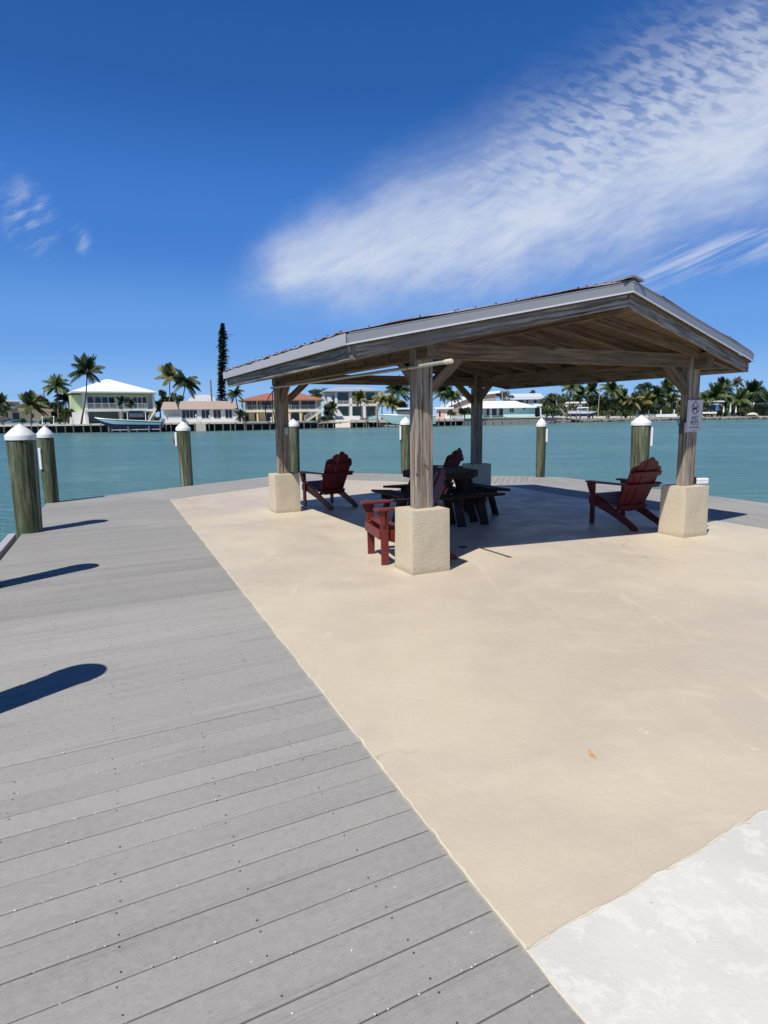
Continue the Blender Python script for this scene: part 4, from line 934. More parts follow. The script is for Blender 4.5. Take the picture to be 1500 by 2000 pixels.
# 4 pale aqua house
F = Fac(690, 795, shoreY(690)+14, 6); h = house('pale aqua two storey house with grey hip roof and white square columns', F)
part(F, 'wall', 'aqua_pale', h, [(636, 738, 764, 825, 2.4, 13)])
part(F, 'balcony_floor', 'white_wall', h, [(655, 739, 789, 793, 0, 2.5)])
for a, w_ in ((655, 5), (683, 5), (709, 5), (735, 4)): part(F, 'column', 'white_wall', h, [(a, a+w_, 764, 816, 0, .7)])
for a, b in ((661, 682), (689, 708), (715, 734)):
    window(F, h, a, b, 767, 788, 2.4, 'glass_teal'); window(F, h, a, b, 794, 813, 2.4, 'glass_teal')
window(F, h, 652.5, 654.5, 771, 780, 2.4); railing(F, h, 660, 735, 783, 789.5, .1)
part(F, 'garden_wall', 'white_wall', h, [(648, 700, 812, 819, -3.5, -3.2)])
mb = MB(); mb.ext([(F.x(640), F.Y-.8, F.z(776)), (F.x(646), F.Y-.8, F.z(776)), (F.x(670), F.Y-.8, F.z(812)), (F.x(660), F.Y-.8, F.z(814)), (F.x(641), F.Y-.8, F.z(792))], (0, .5, 0)); mb.build('staircase', 'white_wall', h, world=True)
hip(F, h, 'roof_aqua', 632, 743, 764, 662, 716, 754.5, -1.0, 15)
# 5 small pink and white building, 6 long gabled white roof
F = Fac(868, 808, shoreY(868)+9); h = house('small pink and white beach house beside the right face of the front post', F)
part(F, 'wall', 'pink_wall', h, [(853, 869, 799, 819, 0, 8)]); part(F, 'wall', 'white_wall', h, [(869, 884, 799, 819, .1, 8)]); part(F, 'roof', 'roof_white', h, [(850, 886, 795.5, 799, -.8, 9)]); window(F, h, 857, 861, 803, 814, 0); window(F, h, 873, 877, 804, 811, .1)
F = Fac(900, 800, shoreY(890)+32); h = house('taupe building under a long sloping white gable roof', F, cat='building')
mb = MB(); mb.ext([(F.x(a), F.Y, F.z(b)) for a, b in ((872, 796), (925, 775), (968, 771), (968, 812), (872, 812))], (0, 14, 0)); mb.build('wall', 'taupe_wall', h, world=True)
mb = MB(); mb.ext([(F.x(a), F.Y-.8, F.z(b)) for a, b in ((868, 797), (925, 775), (975, 769), (975, 765), (924, 770.5), (868, 791))], (0, 16, 0)); mb.build('roof', 'roof_white', h, world=True)
# 7 aqua ranch
F = Fac(970, 805, shoreY(970)+9); h = house('low aqua house with broad white hip roof behind the grey seawall', F)
part(F, 'wall', 'aqua_wall', h, [(905, 944, 797, 816, 0, 12)]); part(F, 'wall', 'aqua_wall', h, [(983, 1043, 795, 814, 0, 12)]); part(F, 'wall', 'aqua_wall', h, [(944, 983, 795, 815, 1.8, 12)])
for a, b, c_, d_ in ((950, 956, 797, 811), (961, 970, 796, 811), (975, 982, 796, 811)): window(F, h, a, b, c_, d_, 1.8)
window(F, h, 995, 1003, 796, 806, 0, mull=1); window(F, h, 1020.5, 1025, 795.5, 801, 0); part(F, 'column', 'white_wall', h, [(958.5, 960, 796, 815, .1, .35)])
part(F, 'porch_post', 'white_wall', h, [(1053, 1055, 795, 813, .1, .4)]); part(F, 'porch_roof', 'roof_white', h, [(1042, 1056, 791, 794.5, -.3, 5)]); part(F, 'recess_shade', 'shade_dark', h, [(1044, 1052, 796, 812, 2, 2.3)])  # the dark panel paints the shade inside the porch
hip(F, h, 'roof_white', 898, 1046, 796, 930, 1005, 783, -1.3, 14)
# 8 two storey blue grey house behind
F = Fac(1025, 780, shoreY(1010)+34); h = house('blue grey two storey house behind the low aqua one', F)
part(F, 'wall', 'blue_grey_wall', h, [(990, 1060, 776, 812, 0, 11)]); 
for a, b in ((995, 1000), (1012, 1022), (1028, 1032), (1042, 1048)): window(F, h, a, b, 781, 788, 0)
hip(F, h, 'pale_roof', 984, 1064, 779, 998, 1055, 768, -1, 12)
# small houses far left
F = Fac(30, 805, shoreY(40)+38); h = house('pale blue flat roofed house at the far left behind the palms', F)
part(F, 'wall', 'blue_grey_wall', h, [(12, 40, 784, 806, 0, 8)]); part(F, 'roof', 'roof_white', h, [(10, 42, 782, 785, -.5, 9)]); window(F, h, 18, 23, 789, 794, 0)
F = Fac(60, 810, shoreY(60)+18); h = house('cream bungalow with low gable at the far left shore', F)
part(F, 'wall', 'cream_wall', h, [(17, 100, 804, 822, 0, 9)]); mb = MB(); mb.ext([(F.x(a), F.Y-.8, F.z(b)) for a, b in ((12, 804), (38, 794), (105, 800), (105, 804))], (0, 11, 0)); mb.build('roof', 'tan_tile', h, world=True); window(F, h, 25, 38, 806, 819, 0); window(F, h, 60, 66, 808, 816, 0)
# white villa bits on the right shore
F = Fac(1120, 795, shoreY(1120)+30); h = house('white flat roofed house half buried in trees right of the aqua house', F)
part(F, 'wall', 'white_wall', h, [(1100, 1142, 787, 812, 0, 9)]); part(F, 'roof', 'roof_white', h, [(1098, 1145, 785, 788, -.5, 10)]); window(F, h, 1108, 1116, 792, 799, 0)
F = Fac(1308, 795, shoreY(1308)+26); h = house('dark glassed villa with pale trim behind the white garden wall', F)
part(F, 'wall', 'shade_dark', h, [(1290, 1325, 781, 812, 0, 9)]); part(F, 'roof', 'pale_roof', h, [(1287, 1328, 778, 781, -.5, 10)])
for a in (1294, 1304, 1314): window(F, h, a, a+7, 785, 802, 0, 'glass_dark')
F = Fac(1395, 798, shoreY(1395)+24); h = house('grey terrace house with white porch posts right of the sign', F)
part(F, 'wall', 'shade_dark', h, [(1372, 1412, 785, 808, 0, 9)]); part(F, 'roof', 'pale_roof', h, [(1370, 1415, 783, 786, -.5, 10)])
for a in (1376, 1384, 1392): part(F, 'porch_post', 'white_wall', h, [(a, a+1.6, 790, 807, -.5, -.2)])
window(F, h, 1398, 1408, 790, 800, 0)
F = Fac(1486, 798, shoreY(1486)+22); h = house('grey bungalow with white columns at the right edge', F)
part(F, 'wall', 'blue_grey_wall', h, [(1466, 1530, 790, 808, 0, 9)]); part(F, 'roof', 'pale_roof', h, [(1462, 1535, 786.5, 790, -.8, 10)])
for a in (1470, 1482, 1494, 1508): part(F, 'column', 'white_wall', h, [(a, a+2, 791, 808, -.6, -.3)])
for a in (1474, 1487): window(F, h, a, a+5, 794, 803, 0)
# ------------------------------------------------------------------ docks and seawalls
def dock(label, px0, px1, pt, step=12, depth=3.0, m_='far_conc', th=.30, pr=.15):
    pts = []; n = 6
    a = shoreY(px0); b = shoreY(px1)
    A = atY(px0, pt, a+.2); B = atY(px1, pt, b+.2); z = (A.z+B.z)/2; A.z = B.z = z
    o = thing('dock', label, 'dock', (A+B)/2); dv = (B-A).normalized(); nv = Vector((-dv.y, dv.x, 0))
    mb = MB(); mb.obox(A+nv*depth/2-Vector((0, 0, th/2)), B+nv*depth/2-Vector((0, 0, th/2)), depth, th); mb.build('platform', m_, o, world=True)
    L_ = (B-A).length; k = max(2, int((px1-px0)/step)); rr = random.Random(px0)
    for i in range(k+1):
        p = A+dv*(L_*(i+rr.uniform(-.2, .2))/k)+nv*rr.uniform(-.1, .2); top = z+(rr.uniform(.2, .9) if rr.random() < .25 else -.05)
        mb = MB(); mb.tube([(p.x, p.y, WZ-.3), (p.x, p.y, top)], pr, 8); mb.build('pile', 'wood_far', o, world=True, smooth=True)
    return o
dock('long left shore dock under the lime green house', -60, 318, 829, 17)
dock('dock in front of the low tan tiled ranch', 322, 475, 825.5, 13)
dock('dock in front of the yellow house', 478, 622, 824.5, 14)
dock('dock in front of the pale aqua house', 630, 742, 823, 11)
dock('dock behind the front post below the pink house', 800, 905, 821, 12)
def seawall(label, pxs, pt, m_='seawall_grey', back=3.2, walk=0):
    P_ = [atY(px, pt, shoreY(px)+back) for px in pxs]; z = sum(p.z for p in P_)/len(P_)
    o = thing('seawall', label, 'seawall', (P_[0].x, P_[0].y, WZ)); w1, w2, w3 = MB(), MB(), MB()
    for A, B in zip(P_, P_[1:]):
        A, B = A.copy(), B.copy(); A.z = B.z = (z+WZ-.4)/2; w1.obox(A, B, .5, z-WZ+.4); A.z = B.z = z+.06; w2.obox(A, B, .8, .16)
        if walk: n_v = Vector((-(B-A).y, (B-A).x, 0)).normalized()*walk/2; A.z = B.z = z-.06; w3.obox(A+n_v, B+n_v, walk, .16)
    w1.build('wall', m_, o, world=True); w2.build('coping', 'far_conc', o, world=True)
    if walk: w3.build('walkway', 'far_conc', o, world=True)
    return o
seawall('seawall coloured as dock shade behind the left shore docks', (-70, 0, 150, 330, 470, 620), 830, 'underdeck_shade')  # near-black wall colour stands in for the shadow under the docks
seawall('seawall coloured as dock shade behind the pale aqua house dock', (622, 760, 905), 825, 'underdeck_shade')  # dock shadow painted as the wall colour here too
sw = seawall('grey concrete seawall with short piles below the low aqua house', (904, 950, 1000, 1064), 817, 'seawall_grey', .6, 5.0)
for px in range(912, 1062, 17):
    p = atY(px, 822, shoreY(px)+.15); mb = MB(); mb.tube([(p.x, p.y, WZ-.3), (p.x, p.y, p.z)], .16, 8); mb.build('pile', 'wood_far', sw, world=True, smooth=True)
# patches of pale seawall and a rock heap between the docks
F = Fac(400, 835, shoreY(400)-.6); o = thing('seawall', 'short pale concrete bulkhead below the tan tiled ranch', 'seawall', (F.c.x, F.Y, WZ)); part(F, 'wall', 'far_conc', o, [(383, 402, 828, 843, 0, 2)])
F = Fac(660, 828, shoreY(660)-1.0); o = thing('boat_ramp', 'pale concrete ramp sloping into the water below the pale aqua house', 'ramp', (F.c.x, F.Y, WZ)); mb = MB(); mb.ext([(F.x(655), F.Y, WZ-.2), (F.x(655), F.Y-1, WZ+.1), (F.x(655), F.Y+3.5, F.z(820)), (F.x(655), F.Y+4, WZ-.2)], (F.x(684)-F.x(655), 0, 0)); mb.build('slope', 'far_conc', o, world=True); o.rotation_euler.z = F.phi
rr = random.Random(12); mb = MB()
def blob(mb, c, r_, rr, sq=.7):
    b = bmesh.new(); bmesh.ops.create_icosphere(b, subdivisions=1, radius=1); sx, sy = rr.uniform(.7, 1.4), rr.uniform(.7, 1.4); idx = {}
    vs = [(c[0]+v_.co.x*r_*sx*rr.uniform(.8, 1.15), c[1]+v_.co.y*r_*sy, c[2]+v_.co.z*r_*sq*rr.uniform(.8, 1.1)) for v_ in b.verts]; fs = [tuple(v_.index for v_ in f.verts) for f in b.faces]; b.free(); mb.add(vs, fs)
for _ in range(900):
    px = rr.uniform(1060, 1560); Yw = shoreY(min(px, 1540)); p = atY(px, 818, Yw+rr.uniform(.2, 4.6)); blob(mb, (p.x, p.y, WZ+rr.uniform(.0, .75)), rr.uniform(.25, .6), rr)
tag(mb.build('shore_rocks', 'rock'), 'band of dark rocks along the right shoreline', 'rocks', kind='stuff')
# white garden wall with posts
F = Fac(1280, 808, shoreY(1280)+6); o = thing('garden_wall', 'low white garden wall with square posts left of the sign', 'wall', (F.c.x, F.Y, .2)); part(F, 'wall', 'white_wall', o, [(1242, 1322, 809, 814.5, 0, .25)])
for a in (1243, 1266, 1289.5, 1315): part(F, 'post', 'white_wall', o, [(a, a+2.2, 801, 814.5, -.08, .33)])
F = Fac(1400, 808, shoreY(1400)+8); o = thing('garden_wall', 'long low white wall right of the sign', 'wall', (F.c.x, F.Y, .2)); part(F, 'wall', 'white_wall', o, [(1372, 1400, 804.5, 807.5, 0, .25)])
for i, (px, pt, lb) in enumerate(((1413, 793, 'folded white parasol just right of the sign'), (1426, 787, 'tallest folded white parasol on the right shore'), (1437, 794, 'folded white parasol left of the boat shaped rock'))):
    F = Fac(px, 806, shoreY(px)+5); o = thing('parasol', lb, 'parasol', (F.c.x, F.Y, F.z(809)), group='folded white parasols'); zb = F.z(809); zt = F.z(pt)
    MB().tube([(F.c.x, F.Y, zb), (F.c.x, F.Y, zt+.1)], .05, 6).build('pole', 'white_plastic', o, world=True); MB().tube([(F.c.x, F.Y, zb+.5), (F.c.x, F.Y, zb+.9), (F.c.x, F.Y, zt)], [.10, .38, .06], 8).build('canopy', 'white_paint', o, world=True)
F = Fac(1392, 800, shoreY(1395)+12); o = thing('awning', 'blue fabric awning among the palms right of the sign', 'awning', (F.c.x, F.Y, .5))
for a in (1386, 1398): part(F, 'drop_curtain', 'blue_cloth', o, [(a, a+5, 791, 802, 0, .1)])
part(F, 'frame', 'white_wall', o, [(1384, 1405, 789, 790.5, -.1, .2)])
F = Fac(1470, 808, shoreY(1465)+3); o = thing('upturned_dinghy', 'upturned pale dinghy lying on the right shore', 'boat', (F.c.x, F.Y, .3)); mb = MB(); mb.lathe((F.c.x, F.Y, F.z(810)), [(2.1, 0), (1.7, .45), (.9, .8), (.1, .95)], 14); mb.build('hull', 'far_conc', o, world=True, smooth=True)
# ------------------------------------------------------------------ boats
def boat(name, label, F, px_b, px_s, py_rail_b, py_rail_s, py_keel, beam_, top_m, bot_m, split=.45, cat='boat'):
    """hull from bow column px_b to stern column px_s"""
    xb, xs = F.x(px_b), F.x(px_s); zb, zs, zk = F.z(py_rail_b), F.z(py_rail_s), F.z(py_keel); o = thing(name, label, cat, (F.c.x, F.Y, zk)); o.rotation_euler.z = F.phi
    n = 22; secs = []
    for i in range(n+1):
        f = i/n; hb = beam_/2*min(1, (math.sin(min(1, f/.55)*math.pi/2))**.75+.02); x = xb+(xs-xb)*f; zr = zb+(zs-zb)*(f**.6); kf = max(0, 1-f/.30); kz = zk+(zr-zk)*.95*kf**1.6
        zc = kz+(zr-kz)*split*(1+.15*kf); secs.append([(x, -hb, zr), (x, -hb*.93, zc+(zr-zc)*.02), (x, -hb*.82, kz+(zc-kz)*.14), (x, 0, kz), (x, hb*.82, kz+(zc-kz)*.14), (x, hb*.93, zc+(zr-zc)*.02), (x, hb, zr)])
    for nm, m_, ids in (('hull_side', top_m, ((0, 1), (5, 6))), ('hull_bottom', bot_m, ((1, 2), (2, 3), (3, 4), (4, 5)))):
        mb = MB()
        for a, b in ids:
            for i in range(n): mb.add([(q[0], F.Y+q[1], q[2]) for q in (secs[i][a], secs[i+1][a], secs[i+1][b], secs[i][b])], [(0, 1, 2, 3)])
        if nm == 'hull_side': mb.add([(q[0], F.Y+q[1], q[2]) for q in secs[n]], [tuple(range(7))])
        mb.build(nm, m_, o, world=True, recalc=False)
    mb = MB()
    for sd in (0, 6): mb.tube([(s_[sd][0], F.Y+s_[sd][1], s_[sd][2]+.04) for s_ in secs], .10, 6)
    for i in range(n): mb.add([(q[0], F.Y+q[1], q[2]-.12) for q in (secs[i][0], secs[i+1][0], secs[i+1][6], secs[i][6])], [(0, 1, 2, 3)])
    mb.build('deck', 'hull_white', o, world=True, recalc=False); return o
def lift(label, F, posts, py_top, py_b=845, cradle=None):
    o = thing('boat_lift', label, 'boat lift', (F.c.x, F.Y, WZ)); o.rotation_euler.z = F.phi
    for px in posts:
        for dy in (-2.1, 2.3): mb = MB(); x = F.x(px); mb.tube([(x, F.Y+dy, WZ-.3), (x, F.Y+dy, F.z(py_top)+(.0 if dy < 0 else .3))], .17, 8); mb.build('pile', 'wood_far', o, world=True, smooth=True)
    if cradle: part(F, 'cradle', 'steel', o, [(cradle[0], cradle[1], cradle[2], cradle[2]+1.6, -1.8, -1.5), (cradle[0], cradle[1], cradle[2], cradle[2]+1.6, 1.5, 1.8)])
    return o
F = Fac(252, 825, shoreY(252)-4.2); b = boat('motorboat', 'long teal and navy motorboat raised on a lift before the lime house', F, 188, 314, 815.5, 824, 836.5, 3.2, 'hull_teal', 'hull_navy', .50)
part(F, 'canopy', 'canvas_dark', b, [(253, 281, 803, 815, -.9, .9)]); part(F, 'hard_top', 'hull_white', b, [(246, 286, 800, 802, -1.2, 1.2)])
for a in (249, 284):
    for dy in (-1, .9): part(F, 'top_support', 'hull_white', b, [(a, a+1.6, 801, 821, dy, dy+.1)])
for dy in (-.55, .45): 
    mb = MB(); x0, x1 = F.x(313), F.x(323); mb.box(x0, x1, F.Y+dy-.25, F.Y+dy+.25, F.z(825.5), F.z(818)); mb.box(F.x(315), F.x(320), F.Y+dy-.1, F.Y+dy+.1, F.z(836), F.z(825.4)); mb.build('outboard_motor', 'engine_grey', b, world=True, bevel=.12)
lift('boat lift under the long teal and navy motorboat', F, (213, 250, 290, 312), 832, cradle=(212, 313, 838))
F = Fac(790, 818, shoreY(775)-3.5); b = boat('motorboat', 'pale green motorboat with dark cabin on a lift behind the front post', F, 741, 850, 809, 813, 829, 3.4, 'hull_teal', 'hull_teal', .42)
part(F, 'cabin', 'canvas_dark', b, [(779, 812, 801, 812, -1.1, 1.1)]); part(F, 'hard_top', 'hull_white', b, [(776, 815, 797, 800, -1.4, 1.4)])
lift('boat lift under the pale green motorboat', F, (757, 772, 803, 830), 826, cradle=(752, 835, 830))
F = Fac(1138, 808, shoreY(1138)-3.8); b = boat('motorboat', 'white and blue motorboat with bimini top on a lift at the wooded shore', F, 1166, 1110, 805, 803, 813, 2.9, 'hull_white', 'hull_navy', .55)
part(F, 'bimini_top', 'hull_white', b, [(1127, 1149, 795.5, 797.5, -1, 1)]); part(F, 'console', 'canvas_dark', b, [(1131, 1146, 799, 804, -.7, .7)])
for a in (1128, 1147): part(F, 'top_support', 'hull_white', b, [(a, a+1, 796, 804, -.9, -.8)])
lift('tall piled boat lift under the white and blue motorboat', F, (1115, 1126, 1133, 1148), 806, cradle=(1110, 1150, 815))
F = Fac(728, 818, shoreY(728)-2); o = thing('jet_ski', 'white jet ski on a small lift before the pale aqua house', 'jet ski', (F.c.x, F.Y, .5))
mb = MB(); mb.ext([(F.x(a), F.Y-.5, F.z(b_)) for a, b_ in ((718, 820), (722, 815), (728, 814), (733, 812), (736, 815), (740, 817), (738, 821))], (0, 1.0, 0)); mb.build('hull', 'hull_teal', o, world=True, bevel=.12)
part(F, 'seat', 'canvas_dark', o, [(725, 731, 811.5, 814.5, -.25, .25)])
lift('small jet ski lift before the pale aqua house', F, (716, 737), 803, cradle=(714, 741, 822))
# dark car at the far left
F = Fac(8, 818, shoreY(8)+9); o = thing('parked_car', 'dark car parked at the far left shore', 'car', (F.c.x, F.Y, F.z(823)))
mb = MB(); mb.ext([(F.x(a), F.Y, F.z(b_)) for a, b_ in ((-14, 822), (-14, 817.5), (-9, 816.5), (-5, 813.5), (6, 813.5), (11, 817), (16, 818), (16, 822))], (0, 1.8, 0)); mb.build('body', 'dark_metal', o, world=True, bevel=.1)
for a in (-8, 10): mb = MB(); mb.tube([(F.x(a), F.Y-.05, F.z(822)), (F.x(a), F.Y+.2, F.z(822))], .33, 12); mb.build('wheel', 'black_rubber', o, world=True)
# poles
def upole(label, px, pt, pb, dY, lean=0, r_=.13, m_='wood_far', arm=None, cat='pole', name='utility_pole'):
    Yp = shoreY(px)+dY; a = atY(px, pb, Yp); b_ = atY(px+lean, pt, Yp); o = thing(name, label, cat, (a.x, a.y, a.z-.3)); mb = MB(); mb.tube([a-Vector((0, 0, .5)), b_], [r_, r_*.75], 8); mb.build('shaft', m_, o, world=True, smooth=True)
    if arm: mb = MB(); mb.obox(b_+Vector((-arm, 0, -.5)), b_+Vector((arm, 0, -.5)), .12, .12); mb.build('crossarm', m_, o, world=True)
    return o
upole('grey utility pole behind the leftmost palms', 86, 755, 800, 40, 0, .2, arm=.8)
upole('leaning dark pole between the domed roof and the tall pine', 414, 742, 784, 40, -3, .25)
upole('white flagpole mast before the blue grey house', 981, 756, 786, 20, 0, .14, 'bark_pale', name='flagpole', cat='flagpole')
upole('pale lamp pole among the trees on the right shore', 1168, 752, 810, 14, 4, .16, 'bark_pale', arm=None, name='lamp_pole', cat='lamp pole')
upole('thin white mast standing before the yellow house', 567, 790, 822, 3, 2, .05, 'white_plastic', name='mast', cat='mast')
# ------------------------------------------------------------------ palms and trees
def crown_mesh(seed, R_, nf, droop, dens=18, lw=.085):
    rr = random.Random(seed); mb = MB()
    for i in range(nf):
        az = 2*math.pi*(i*.618034)+rr.uniform(-.2, .2); el = R(rr.uniform(-28, 78)) if i > nf*.2 else R(rr.uniform(45, 88))
        L_ = R_*rr.uniform(.85, 1.12)*(1.0 if el < R(55) else .85); d_ = Vector((math.cos(az)*math.cos(el), math.sin(az)*math.cos(el), math.sin(el)))
        pts = []; p = Vector((0, 0, 0)); v_ = d_.copy(); st = L_/dens*1.1
        for k in range(dens+1):
            pts.append(p.copy()); v_ = (v_+Vector((0, 0, -droop*(.35+k/dens)*.085))).normalized(); p = p+v_*st
        sdv = Vector((-math.sin(az), math.cos(az), 0))
        for k in range(dens):          # midrib
            w0 = .03*R_*.35*(1-k/dens)+.006*R_; a, b = pts[k], pts[k+1]; mb.add([a-sdv*w0, a+sdv*w0, b+sdv*w0*.9, b-sdv*w0*.9], [(0, 1, 2, 3)])
        for k in range(1, dens+1):
            f = k/dens; ll = R_*.34*math.sin(math.pi*min(1, .16+f*.80))**.8*rr.uniform(.8, 1.1); t = (pts[k]-pts[k-1]).normalized()
            for sd in (-1, 1):
                dd = (sdv*sd*.75+t*.55+Vector((0, 0, -.55-.3*rr.random()))).normalized(); w_ = t*R_*lw*.5
                a = pts[k]; tip = a+dd*ll; mb.add([a-w_, a+w_, tip+w_*.25-Vector((0, 0, ll*.12)), tip-w_*.25-Vector((0, 0, ll*.12))], [(0, 1, 2, 3)])
    me_ = bpy.data.meshes.new('palm_crown'); me_.from_pydata(mb.v, [], mb.f); return me_
CR = [crown_mesh(3, 1, 26, 1.0), crown_mesh(8, 1, 30, .8), crown_mesh(15, 1, 22, 1.3), crown_mesh(21, 1, 34, 1.0), crown_mesh(33, 1, 18, .9)]
CRM = {}
def crown_obj(parent, k, m_, loc, R_, rz, name='crown'):
    key = (k, m_)
    if key not in CRM: me_ = CR[k].copy(); me_.materials.append(M[m_]); CRM[key] = me_
    o = bpy.data.objects.new(name, CRM[key]); C.objects.link(o); o.parent = parent; o.location = Vector(loc)-root_of(parent).location; o.scale = (R_, R_, R_); o.rotation_euler = (0, 0, rz); return o
rp_ = random.Random(77)
def palm(label, px, pc, pb, dY, Rpx, lean=0, m_='palm_green', k=0, tr=.16, bark='bark', group='coconut palms on the far shore', Yabs=None):
    Yp = Yabs or shoreY(max(-50, min(1540, px)))+dY; base = atY(px+lean, pb, Yp); top = atY(px, pc, Yp+rp_.uniform(-.5, .5)); Rm = Rpx*Yp/FPX
    base.z = min(base.z, gz_at(base.x, 0)+.3); o = thing('palm_tree', label, 'palm tree', base, group=group); mb = MB(); pts = []
    for i in range(9):
        f = i/8; p = base.lerp(top, f); p.x += (base.x-top.x)*-.25*math.sin(math.pi*f)*.6; pts.append(p)
    pts[0].z -= .4; mb.tube(pts, [tr*(1.5-.7*min(1, i/3)) if i < 3 else tr*(.85-.02*i) for i in range(9)], 8); mb.build('trunk', bark, o, world=True, smooth=True)
    crown_obj(o, k, m_, top, Rm, rp_.uniform(0, 6.28)); return o
PL = [  # label, crown column, crown row, base row, metres behind the waterline, crown radius, lean, material, crown mesh
 ('palm cut by the left picture edge', 2, 786, 822, 12, 19, 2, 'palm_dark', 0),
 ('low broad bushy palm before the cream bungalow', 60, 791, 822, 9, 27, 1, 'palm_green', 1),
 ('olive palm left of the tallest left palm, two storeys high', 110, 753, 820, 16, 22, 4, 'palm_green', 3),
 ('second lower palm crown behind the olive palm', 129, 779, 820, 18, 20, -3, 'palm_dark', 2),
 ('tallest left palm with thin leaning trunk before the lime house', 170, 724, 827, 1.2, 31, -12, 'palm_dark', 1),
 ('small dark palm before the middle of the lime house balcony', 237, 783, 815, 9, 11, 3, 'palm_dark', 4),
 ('small dark palm just right of the one at the middle of the balcony', 257, 789, 815, 9, 10, -3, 'palm_dark', 0),
 ('yellowish tall palm left of the ranch pair', 331, 735, 826, 14, 25, -2, 'palm_yellow', 1),
 ('dark palm of the ranch pair with strongly leaning trunk', 362, 748, 818, 12, 29, -22, 'palm_dark', 2),
 ('palm with leaning trunk at the right end of the tan tiled ranch', 460, 769, 820, 7, 17, 9, 'palm_dark', 2),
 ('tiny palm bush at the foot of the leaning palm by the ranch', 470, 811, 822, 5, 13, 0, 'palm_dark', 4),
 ('dark palm bush left of the pale aqua house', 650, 797, 818, 9, 13, -2, 'palm_dark', 0),
 ('yellow palm before the columns of the pale aqua house', 703, 779, 812, 8, 17, 6, 'palm_yellow', 1),
 ('yellow green palm at the right corner of the pale aqua house', 746, 782, 815, 10, 20, 0, 'palm_yellow', 2),
 ('low yellow palm above the pale green motorboat', 766, 789, 812, 7, 18, 0, 'palm_yellow', 0),
 ('tall dark palm behind the pale green motorboat', 777, 762, 810, 22, 27, 1, 'palm_dark', 1),
 ('palm just right of the front gazebo post', 868, 765, 815, 14, 22, 2, 'palm_dark', 3),
 ('drooping palm left of the rear gazebo post', 884, 772, 812, 10, 20, -8, 'palm_green', 2),
 ('palm with pale leaning trunk at the left of the wooded shore', 1117, 758, 806, 10, 19, -12, 'palm_green', 2),
 ('palm over the left end of the motorboat with bimini top', 1134, 770, 806, 14, 18, 0, 'palm_dark', 0),
 ('tall olive palm right of the motorboat with bimini top', 1156, 761, 808, 20, 18, 2, 'palm_green', 1),
 ('round headed palm with leaning trunk right of the lamp pole', 1196, 761, 808, 11, 20, -9, 'palm_green', 3),
 ('shaggy palm behind the round headed leaning palm', 1214, 775, 809, 18, 18, 0, 'palm_green', 1),
 ('brownish palm left of the white garden wall', 1237, 784, 808, 10, 19, 0, 'palm_yellow', 2),
 ('brownish palm above the left part of the white garden wall', 1262, 783, 808, 10, 19, 0, 'palm_yellow', 0),
 ('dark palm above the right part of the white garden wall', 1283, 774, 808, 15, 20, 1, 'palm_dark', 3),
 ('tall palm left of the right gazebo post', 1302, 762, 808, 20, 22, -2, 'palm_green', 1),
 ('low palm in front of the dark glassed villa', 1313, 782, 808, 9, 17, 1, 'palm_green', 4),
 ('feathery palm directly right of the right gazebo post', 1377, 777, 806, 16, 17, 0, 'palm_green', 2),
 ('palm with pale drooping fronds above the blue awning', 1399, 771, 804, 12, 24, -1, 'palm_green', 1),
 ('taller palm behind the one over the blue awning', 1409, 757, 804, 24, 20, 0, 'palm_dark', 3),
 ('bushy palm right of the tallest folded parasol', 1446, 780, 804, 14, 22, 0, 'palm_green', 0),
 ('broad palm before the grey bungalow at the right edge', 1470, 766, 804, 16, 24, 2, 'palm_dark', 1),
 ('dark palm cut by the right picture edge', 1497, 775, 804, 18, 24, 0, 'palm_dark', 2),
]
for (lb, px, pc, pb, dY, Rp, ln, m_, k) in PL: palm(lb, px, pc, pb, dY, Rp*1.13, ln, m_, k, tr=.17 if Rp > 15 else .09, bark='bark_dark' if m_ == 'palm_dark' else 'bark')
# fan palm with pale ragged head
palm('tall fan palm with pale ragged round head right of the sign', 1442, 747, 803, 28, 13, 2, 'tree_grey', 3, tr=.16, bark='bark_dark')
